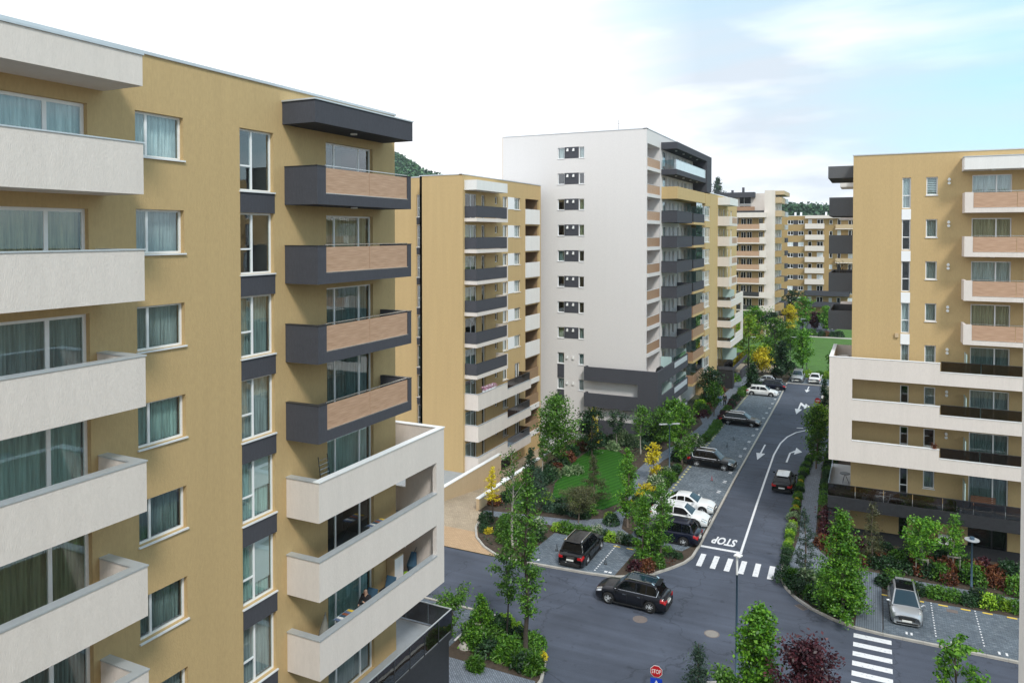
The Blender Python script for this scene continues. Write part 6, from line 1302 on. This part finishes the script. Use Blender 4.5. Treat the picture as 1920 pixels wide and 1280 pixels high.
plate([(-.04, -.18), (.04, -.18), (.04, .04), (.14, .04), (0, .2), (-.14, .04), (-.04, .04)], .01, 'arrow_symbol', M['signwhite'], ne, (0, -.01, 1.75))
n_ = empty('small_kerb_sign', (-6.3, 111, .1), 'white striped hatch board on the kerb past the no entry sign', 'road sign'); MB().box(-.12, .12, -.02, .02, .1, 1.0).build('board', M['signwhite'], n_)
for (x, y, m, l) in ((-14.2, 83.2, 'dark_metal', 'black fold down bollard, nearer one of the pair in the empty bays'), (-14.0, 86.2, 'dark_metal', 'black fold down bollard, farther one of the pair in the empty bays'), (-13.5, 71.0, 'red', 'red folding bollard on the pavers before the black sport utility car'), (-16.7, 49.7, 'dark_metal', 'black bollard in the empty place right of the black estate car'), (-20.6, 50.3, 'dark_metal', 'black bollard lying low left of the black estate car'), (-19.2, 60.2, 'dark_metal', 'short black garden bollard beside the lawn path')):
    q = empty('parking_bollard', (x, y, .1), l, 'bollard'); b = MB(); b.tube([(-.07, 0, 0), (0, 0, .5), (.07, 0, 0)], .025, 6); b.build('hoop', M[m], q); MB().box(-.12, .12, -.07, .07, 0, .03).build('foot_plate', M['dark_metal'], q)
# tree stakes
for (x, y, l) in ((3.04, 57.36, 'timber stake frame round the staked green tree'), (5.02, 58.75, 'timber stake frame round the bright tiered tree')):
    q = empty('tree_stakes', (x, y, .08), l, 'tree stakes'); 
    for sx in (-.35, .35): MB().tube([(sx, -.2, 0), (sx, -.2, 1.25)], .03, 6).build('stake', M['bark_pale'], q)
    MB().box(-.4, .4, -.24, -.2, 1.1, 1.2).build('crossbar', M['bark_pale'], q)
# rocks
for (x, y, s, l) in ((-20.3, 36.3, .45, 'pale boulder among the shrubs of the near left island'), (-1.0, 51.5, .2, 'small pale stone in the corner bed')):
    b = MB(); rr = random.Random(3); pts = [(s * math.cos(a) * rr.uniform(.8, 1.2), s * .6 * math.sin(a) * rr.uniform(.8, 1.2)) for a in [i * .7 for i in range(9)]]
    b.tube([(0, 0, 0), (.05 * s, 0, .25 * s), (.1 * s, .05 * s, .5 * s)], [s, s * .85, s * .4], 9); tag(b.build('boulder', M['kerb'], None, (x, y, .08)), l, 'rock')

# ================================================================== PEOPLE AND BALCONY THINGS
def skin(name, verts, edges, radii, m, parent, sub=1, root_i=0):
    me = D.meshes.new(name); me.from_pydata(verts, edges, []); me.materials.append(m); o = link(name, me, parent); md = o.modifiers.new('skin', 'SKIN'); md.use_smooth_shade = True
    for i, r_ in enumerate(radii): me.skin_vertices[0].data[i].radius = (r_, r_) if not isinstance(r_, tuple) else r_; me.skin_vertices[0].data[i].use_root = (i == root_i)
    s_ = o.modifiers.new('sub', 'SUBSURF'); s_.levels = sub; s_.render_levels = sub; return o
def person(x, y, z, rz, label, pose, top, legs):
    r_ = empty('person', (x, y, z), label, 'person', rz=R(rz))
    if pose == 'walk': J = dict(pel=(0, 0, .93), ch=(0, .02, 1.32), nk=(0, .03, 1.50), hd=(0, .05, 1.63), ht=(0, .05, 1.74), sl=(-.19, .02, 1.42), el=(-.25, -.08, 1.14), wl=(-.24, .08, .90), hl=(-.24, .13, .80), sr=(.19, .02, 1.42), er=(.25, .02, 1.14), wr=(.24, -.12, .92), hr=(.24, -.16, .82),
                            pl=(-.10, 0, .88), kl=(-.11, .18, .50), al=(-.11, .12, .10), tl=(-.11, .26, .04), pr=(.10, 0, .88), kr=(.11, .02, .48), ar=(.11, -.25, .14), tr=(.11, -.14, .05))
    else: J = dict(pel=(0, 0, .50), ch=(0, -.06, .90), nk=(0, -.04, 1.08), hd=(0, .02, 1.20), ht=(0, .02, 1.31), sl=(-.19, -.05, 1.0), el=(-.26, .08, .76), wl=(-.12, .26, .84), hl=(-.06, .33, .92), sr=(.19, -.05, 1.0), er=(.26, .08, .74), wr=(.16, .30, .70), hr=(.12, .38, .70),
                    pl=(-.10, .02, .47), kl=(-.13, .44, .48), al=(-.13, .46, .10), tl=(-.13, .60, .04), pr=(.10, .02, .47), kr=(.13, .44, .48), ar=(.13, .42, .10), tr=(.13, .56, .04))
    o_ = ['pel', 'ch', 'nk', 'hd', 'ht', 'sl', 'el', 'wl', 'hl', 'sr', 'er', 'wr', 'hr', 'pl', 'kl', 'al', 'tl', 'pr', 'kr', 'ar', 'tr']; I = {n: i for i, n in enumerate(o_)}
    E_ = [('pel', 'ch'), ('ch', 'nk'), ('nk', 'hd'), ('hd', 'ht'), ('ch', 'sl'), ('sl', 'el'), ('el', 'wl'), ('wl', 'hl'), ('ch', 'sr'), ('sr', 'er'), ('er', 'wr'), ('wr', 'hr'), ('pel', 'pl'), ('pl', 'kl'), ('kl', 'al'), ('al', 'tl'), ('pel', 'pr'), ('pr', 'kr'), ('kr', 'ar'), ('ar', 'tr')]
    rad = [.13, .14, .055, .10, .07, .065, .045, .033, .035, .065, .045, .033, .035, .09, .06, .04, .04, .09, .06, .04, .04]
    skin('body', [J[n] for n in o_], [(I[a], I[c]) for a, c in E_], rad, M['skin'], r_)
    tn = ['pel', 'ch', 'sl', 'el', 'wl', 'sr', 'er', 'wr']; ti = {n: i for i, n in enumerate(tn)}; skin('jacket', [J[n] for n in tn], [(ti[a], ti[c]) for a, c in (('pel', 'ch'), ('ch', 'sl'), ('sl', 'el'), ('el', 'wl'), ('ch', 'sr'), ('sr', 'er'), ('er', 'wr'))], [.155, .17, .085, .065, .05, .085, .065, .05], top, r_)
    ln = ['pel', 'pl', 'kl', 'al', 'pr', 'kr', 'ar']; li = {n: i for i, n in enumerate(ln)}; skin('trousers', [J[n] for n in ln], [(li[a], li[c]) for a, c in (('pel', 'pl'), ('pl', 'kl'), ('kl', 'al'), ('pel', 'pr'), ('pr', 'kr'), ('kr', 'ar'))], [.145, .11, .075, .06, .11, .075, .06], legs, r_)
    for s in 'lr': skin('shoe', [J['a' + s], J['t' + s]], [(0, 1)], [.052, .045], M['signwhite'] if pose == 'walk' else M['black_plastic'], r_)
    h = J['ht']; skin('hair', [(h[0], h[1] - .02, h[2] - .03), (h[0], h[1] - .05, h[2] - .14)], [(0, 1)], [.085, .08], M['hair'], r_)
    hd = J['hd']
    for sx in (-.035, .035): MB().tube([(hd[0] + sx, hd[1] + .088, hd[2] + .02), (hd[0] + sx, hd[1] + .105, hd[2] + .02)], .012, 6).build('eye', M['black_plastic'], r_)
    MB().tube([(hd[0], hd[1] + .085, hd[2] + .01), (hd[0], hd[1] + .125, hd[2] - .02)], [.008, .016], 6).build('nose', M['skin'], r_); MB().box(hd[0] - .025, hd[0] + .025, hd[1] + .085, hd[1] + .098, hd[2] - .055, hd[2] - .045).build('mouth', M['tail_light'], r_)
    return r_
person(-18.45, 102.0, .11, 20, 'person in a blue jacket and white shoes walking away up the path', 'walk', M['cloth_blue'], M['cloth_blue'])
person(-17.85, 102.5, .11, 15, 'person in dark clothes walking beside the one in blue', 'walk', M['cloth_dark'], M['cloth_dark'])
zA6, zA5, zA4 = La(6) + .001, La(5) + .001, La(4) + .001
person(-20.0, 26.75, zA6, 180, 'person in a dark top sitting on the lowest white balcony of the near block', 'sit', M['cloth_dark'], M['cloth_dark'])
def chair(x, y, z, rz, label, m):
    c = empty('balcony_chair', (x, y, z), label, 'chair', rz=R(rz)); MB().box(-.25, .25, -.25, .25, .38, .46).build('seat', m, c); b = MB(); b.quad((-.25, -.22, .46), (.25, -.22, .46), (.25, -.42, 1.1), (-.25, -.42, 1.1)); b.quad((-.25, -.28, .46), (-.25, -.48, 1.1), (.25, -.48, 1.1), (.25, -.28, .46)); b.quad((-.25, -.42, 1.1), (.25, -.42, 1.1), (.25, -.48, 1.1), (-.25, -.48, 1.1)); b.build('backrest', m, c)
    for sx in (-.22, .22):
        for sy in (-.22, .22): MB().box(sx - .02, sx + .02, sy - .02, sy + .02, 0, .38).build('leg', M['dark_metal'], c)
        MB().box(sx - .03, sx + .03, -.25, .2, .62, .66).build('armrest', M['dark_metal'], c)
chair(-20.0, 26.85, zA6, 180, 'chair with blue cushion under the seated person on the balcony', M['cloth_teal']); chair(-19.95, 28.2, zA6, 180, 'empty blue cushioned chair right of the seated person', M['cloth_teal'])
cb = empty('cupboard', (-20.25, 29.35, zA6), 'tall pale plastic cupboard on the balcony behind the blue chair', 'cupboard'); MB().box(-.22, .22, -.35, .35, 0, 1.75).build('carcass', M['beige'], cb)
for i in (0, 1): MB().box(.221, .24, -.34 + .35 * i, -.01 + .35 * i, .05, 1.7).build('door', M['pvc'], cb)
bn = empty('pushchair', (-20.3, 30.95, zA6), 'blue folded pushchair with toys in the balcony corner', 'pushchair'); MB().tube([(0, 0, .3), (0, -.1, .7), (0, .1, 1.25)], [.22, .26, .14], 8).build('seat', M['cloth_teal'], bn); MB().tube([(0, .1, 1.2), (0, .35, 1.4)], .02, 6).build('handle', M['dark_metal'], bn)
for sx in (-.2, .2): MB().tube([(sx, -.02, .1), (sx, .02, .1)], .1, 10).build('wheel', M['rubber'], bn)
tb_ = empty('toy_box', (-20.2, 30.2, zA6), 'red toy box with green toys next to the pushchair', 'toy box'); MB().box(-.25, .25, -.2, .2, 0, .45).build('box', M['red'], tb_); MB().tube([(0, 0, .45), (0, 0, .62)], [.18, .1], 8).build('toy', LF['lime'], tb_)
fu = empty('folded_parasol', (-20.0, 23.9, zA6), 'folded grey parasol standing in the near corner of the lowest white balcony', 'parasol'); MB().tube([(0, 0, .25), (.02, .05, .8), (.04, .1, 1.45)], [.24, .2, .03], 9).build('canopy', M['parasol'], fu); MB().tube([(0, 0, 0), (.05, .1, 1.55)], .02, 6).build('pole', M['steel'], fu)
def airer(x, y, z, rz, label, tall=False):
    a = empty('clothes_airer', (x, y, z), label, 'clothes airer', rz=R(rz)); h = .85
    for s in (-.55, .55):
        for t in (-.3, .3): MB().tube([(s, t, 0), (s * .8, -t * .6, h)], .012, 5).build('leg', M['steel'], a)
    for i in range(7): MB().tube([(-.6, -.3 + .1 * i, h), (.6, -.3 + .1 * i, h)], .007, 4).build('wire', M['steel'], a)
    for i, c in enumerate((M['cloth_blue'], M['signwhite'], M['cloth_teal'], M['pot'], M['cloth_blue'], M['yellow'])): MB().box(-.5 + .17 * i, -.36 + .17 * i, -.25, .25, h + .01, h + .03).build('laundry', c, a)
airer(-19.85, 25.2, zA6, 90, 'clothes airer with coloured laundry on the lowest white balcony'); airer(-20.0, 27.7, zA5, 90, 'clothes airer with pale laundry on the middle white balcony')
fr = empty('folded_airer', (-20.2, 24.3, zA4), 'folded metal airer leaning on the wall of the top white balcony', 'clothes airer')
for s in (-.28, .28): MB().tube([(.15, s, 0), (-.1, s, 1.75)], .018, 5).build('rail', M['dark_metal'], fr)
for i in range(9): MB().tube([(.13 - .025 * i, -.28, .15 + .18 * i), (.13 - .025 * i, .28, .15 + .18 * i)], .012, 5).build('rung', M['steel'], fr)
z7 = Ld(7) + .165
bh = empty('garden_bench', (7.0, 61.45, z7), 'brown slatted bench on the terrace of the right block', 'bench')
for i in range(4): MB().box(-.75, .75, -.3 + .13 * i, -.2 + .13 * i, .42, .46).build('seat_slat', M['wood_dark'], bh); MB().box(-.75, .75, .22, .25, .52 + .12 * i, .61 + .12 * i).build('back_slat', M['wood_dark'], bh)
for s in (-.68, .68): MB().box(s - .04, s + .04, -.3, .25, 0, .42).build('leg', M['dark_metal'], bh)
def btable(x, y, z, label, m):
    t = empty('balcony_table', (x, y, z), label, 'table'); MB().tube([(0, 0, .70), (0, 0, .74)], .38, 14).build('table_top', m, t)
    for a in range(3): MB().tube([(0, 0, .7), (.3 * math.cos(a * 2.1), .3 * math.sin(a * 2.1), 0)], .02, 5).build('leg', M['dark_metal'], t)
btable(-1.95, 64.0, z7, 'black round table on the corner terrace of the right block', M['dark_metal']); btable(-2.15, 65.2, Ld(4) + .1, 'white topped table on the top white balcony of the right block', M['signwhite'])
pt = empty('flower_pot', (3.9, 60.31, Ld(6) + 1.33), 'pot of red flowers on the lowest white parapet of the right block', 'flower pot'); MB().tube([(0, 0, 0), (0, 0, .2)], [.1, .14], 10).build('pot', M['pot'], pt); link('plant', leaf_mesh('plant', np.random.default_rng(1).normal(size=(120, 3)) * .12 + [0, 0, .32], .06, LF['red'], np.random.default_rng(2)), pt)
fb = empty('flower_box', (-34.3, 66.0, Lb(6) + 1.3), 'pink and white flowers on the top white parapet of the middle ochre block', 'flower box'); MB().box(-.12, .12, -1.2, 1.2, .0, .16).build('box', M['coping_w'], fb); rr_ = np.random.default_rng(4); link('plant', leaf_mesh('plant', np.column_stack([rr_.normal(size=500) * .13, rr_.uniform(-1.3, 1.3, 500), rr_.uniform(.15, .5, 500)]), .08, LF['pink_fl'], rr_), fb)
ac = empty('air_conditioner', (4.7, 61.6, .95), 'white air conditioner outdoor unit on the ground floor wall of the right block', 'air conditioner'); MB().box(-.42, .42, -.17, .17, 0, .6).build('casing', M['signwhite'], ac); MB().tube([(-.12, -.18, .3), (-.12, -.19, .3)], .24, 16).build('fan_grille', M['black_plastic'], ac)
bq = empty('barbecue', (-22.5, 86.6, Lc(8)), 'black covered barbecue on the corner terrace of the tall white block', 'barbecue'); MB().box(-.35, .35, -.6, .6, .0, .75).build('cabinet', M['black_plastic'], bq); MB().tube([(0, -.55, .85), (0, .55, .85)], .32, 10).build('lid', M['black_plastic'], bq)
bo = empty('notice_board', (-19.26, 102.5, Lc(9) + .2), 'white notice with dark figure hung on the lowest brown balcony of the tall block', 'notice'); MB().box(0, .03, -.7, .7, 0, 1.1).build('board', M['signwhite'], bo); MB().box(.031, .035, -.3, .25, .2, .9).build('print', M['cloth_dark'], bo)
tg2 = empty('dried_plant', (-2.5, 66.3, Ld(2) + 1.25), 'bare twiggy plant arching over the third grey side balcony of the right block', 'plant'); b = MB(); rr = random.Random(8)
for i in range(16):
    a = rr.uniform(-.5, .9); l = rr.uniform(.5, 1.2); b.tube([(i * .04 - .2, 0, 0), (i * .04 - .2 + a * .4, .1, l * .8), (i * .04 - .2 + a, .1, l * .85)], .015, 4)
b.build('twigs', M['bark_dark'], tg2)

# each shrub of a bed gets its own label: its place in the bed, counted from the camera
ORD = 'nearest,second nearest,third nearest,fourth nearest,fifth nearest,sixth nearest,seventh nearest,eighth nearest,ninth nearest,tenth nearest,eleventh nearest,twelfth nearest,thirteenth nearest,fourteenth nearest,fifteenth nearest,sixteenth nearest,seventeenth nearest,eighteenth nearest,nineteenth nearest,twentieth nearest,21st nearest,22nd nearest,23rd nearest,24th nearest,25th nearest,26th nearest,27th nearest,28th nearest,29th nearest,30th nearest'.split(',')
by = {}
for o in COL.objects:
    if o.get('category') in ('shrub', 'grass tuft'): by.setdefault(o['label'], []).append(o)
for lb, os_ in by.items():
    if len(os_) > 1:
        os_.sort(key=lambda o: o.location.x ** 2 + o.location.y ** 2)
        for i, o in enumerate(os_): o['label'] = f'{ORD[min(i, 29)]} {lb}'
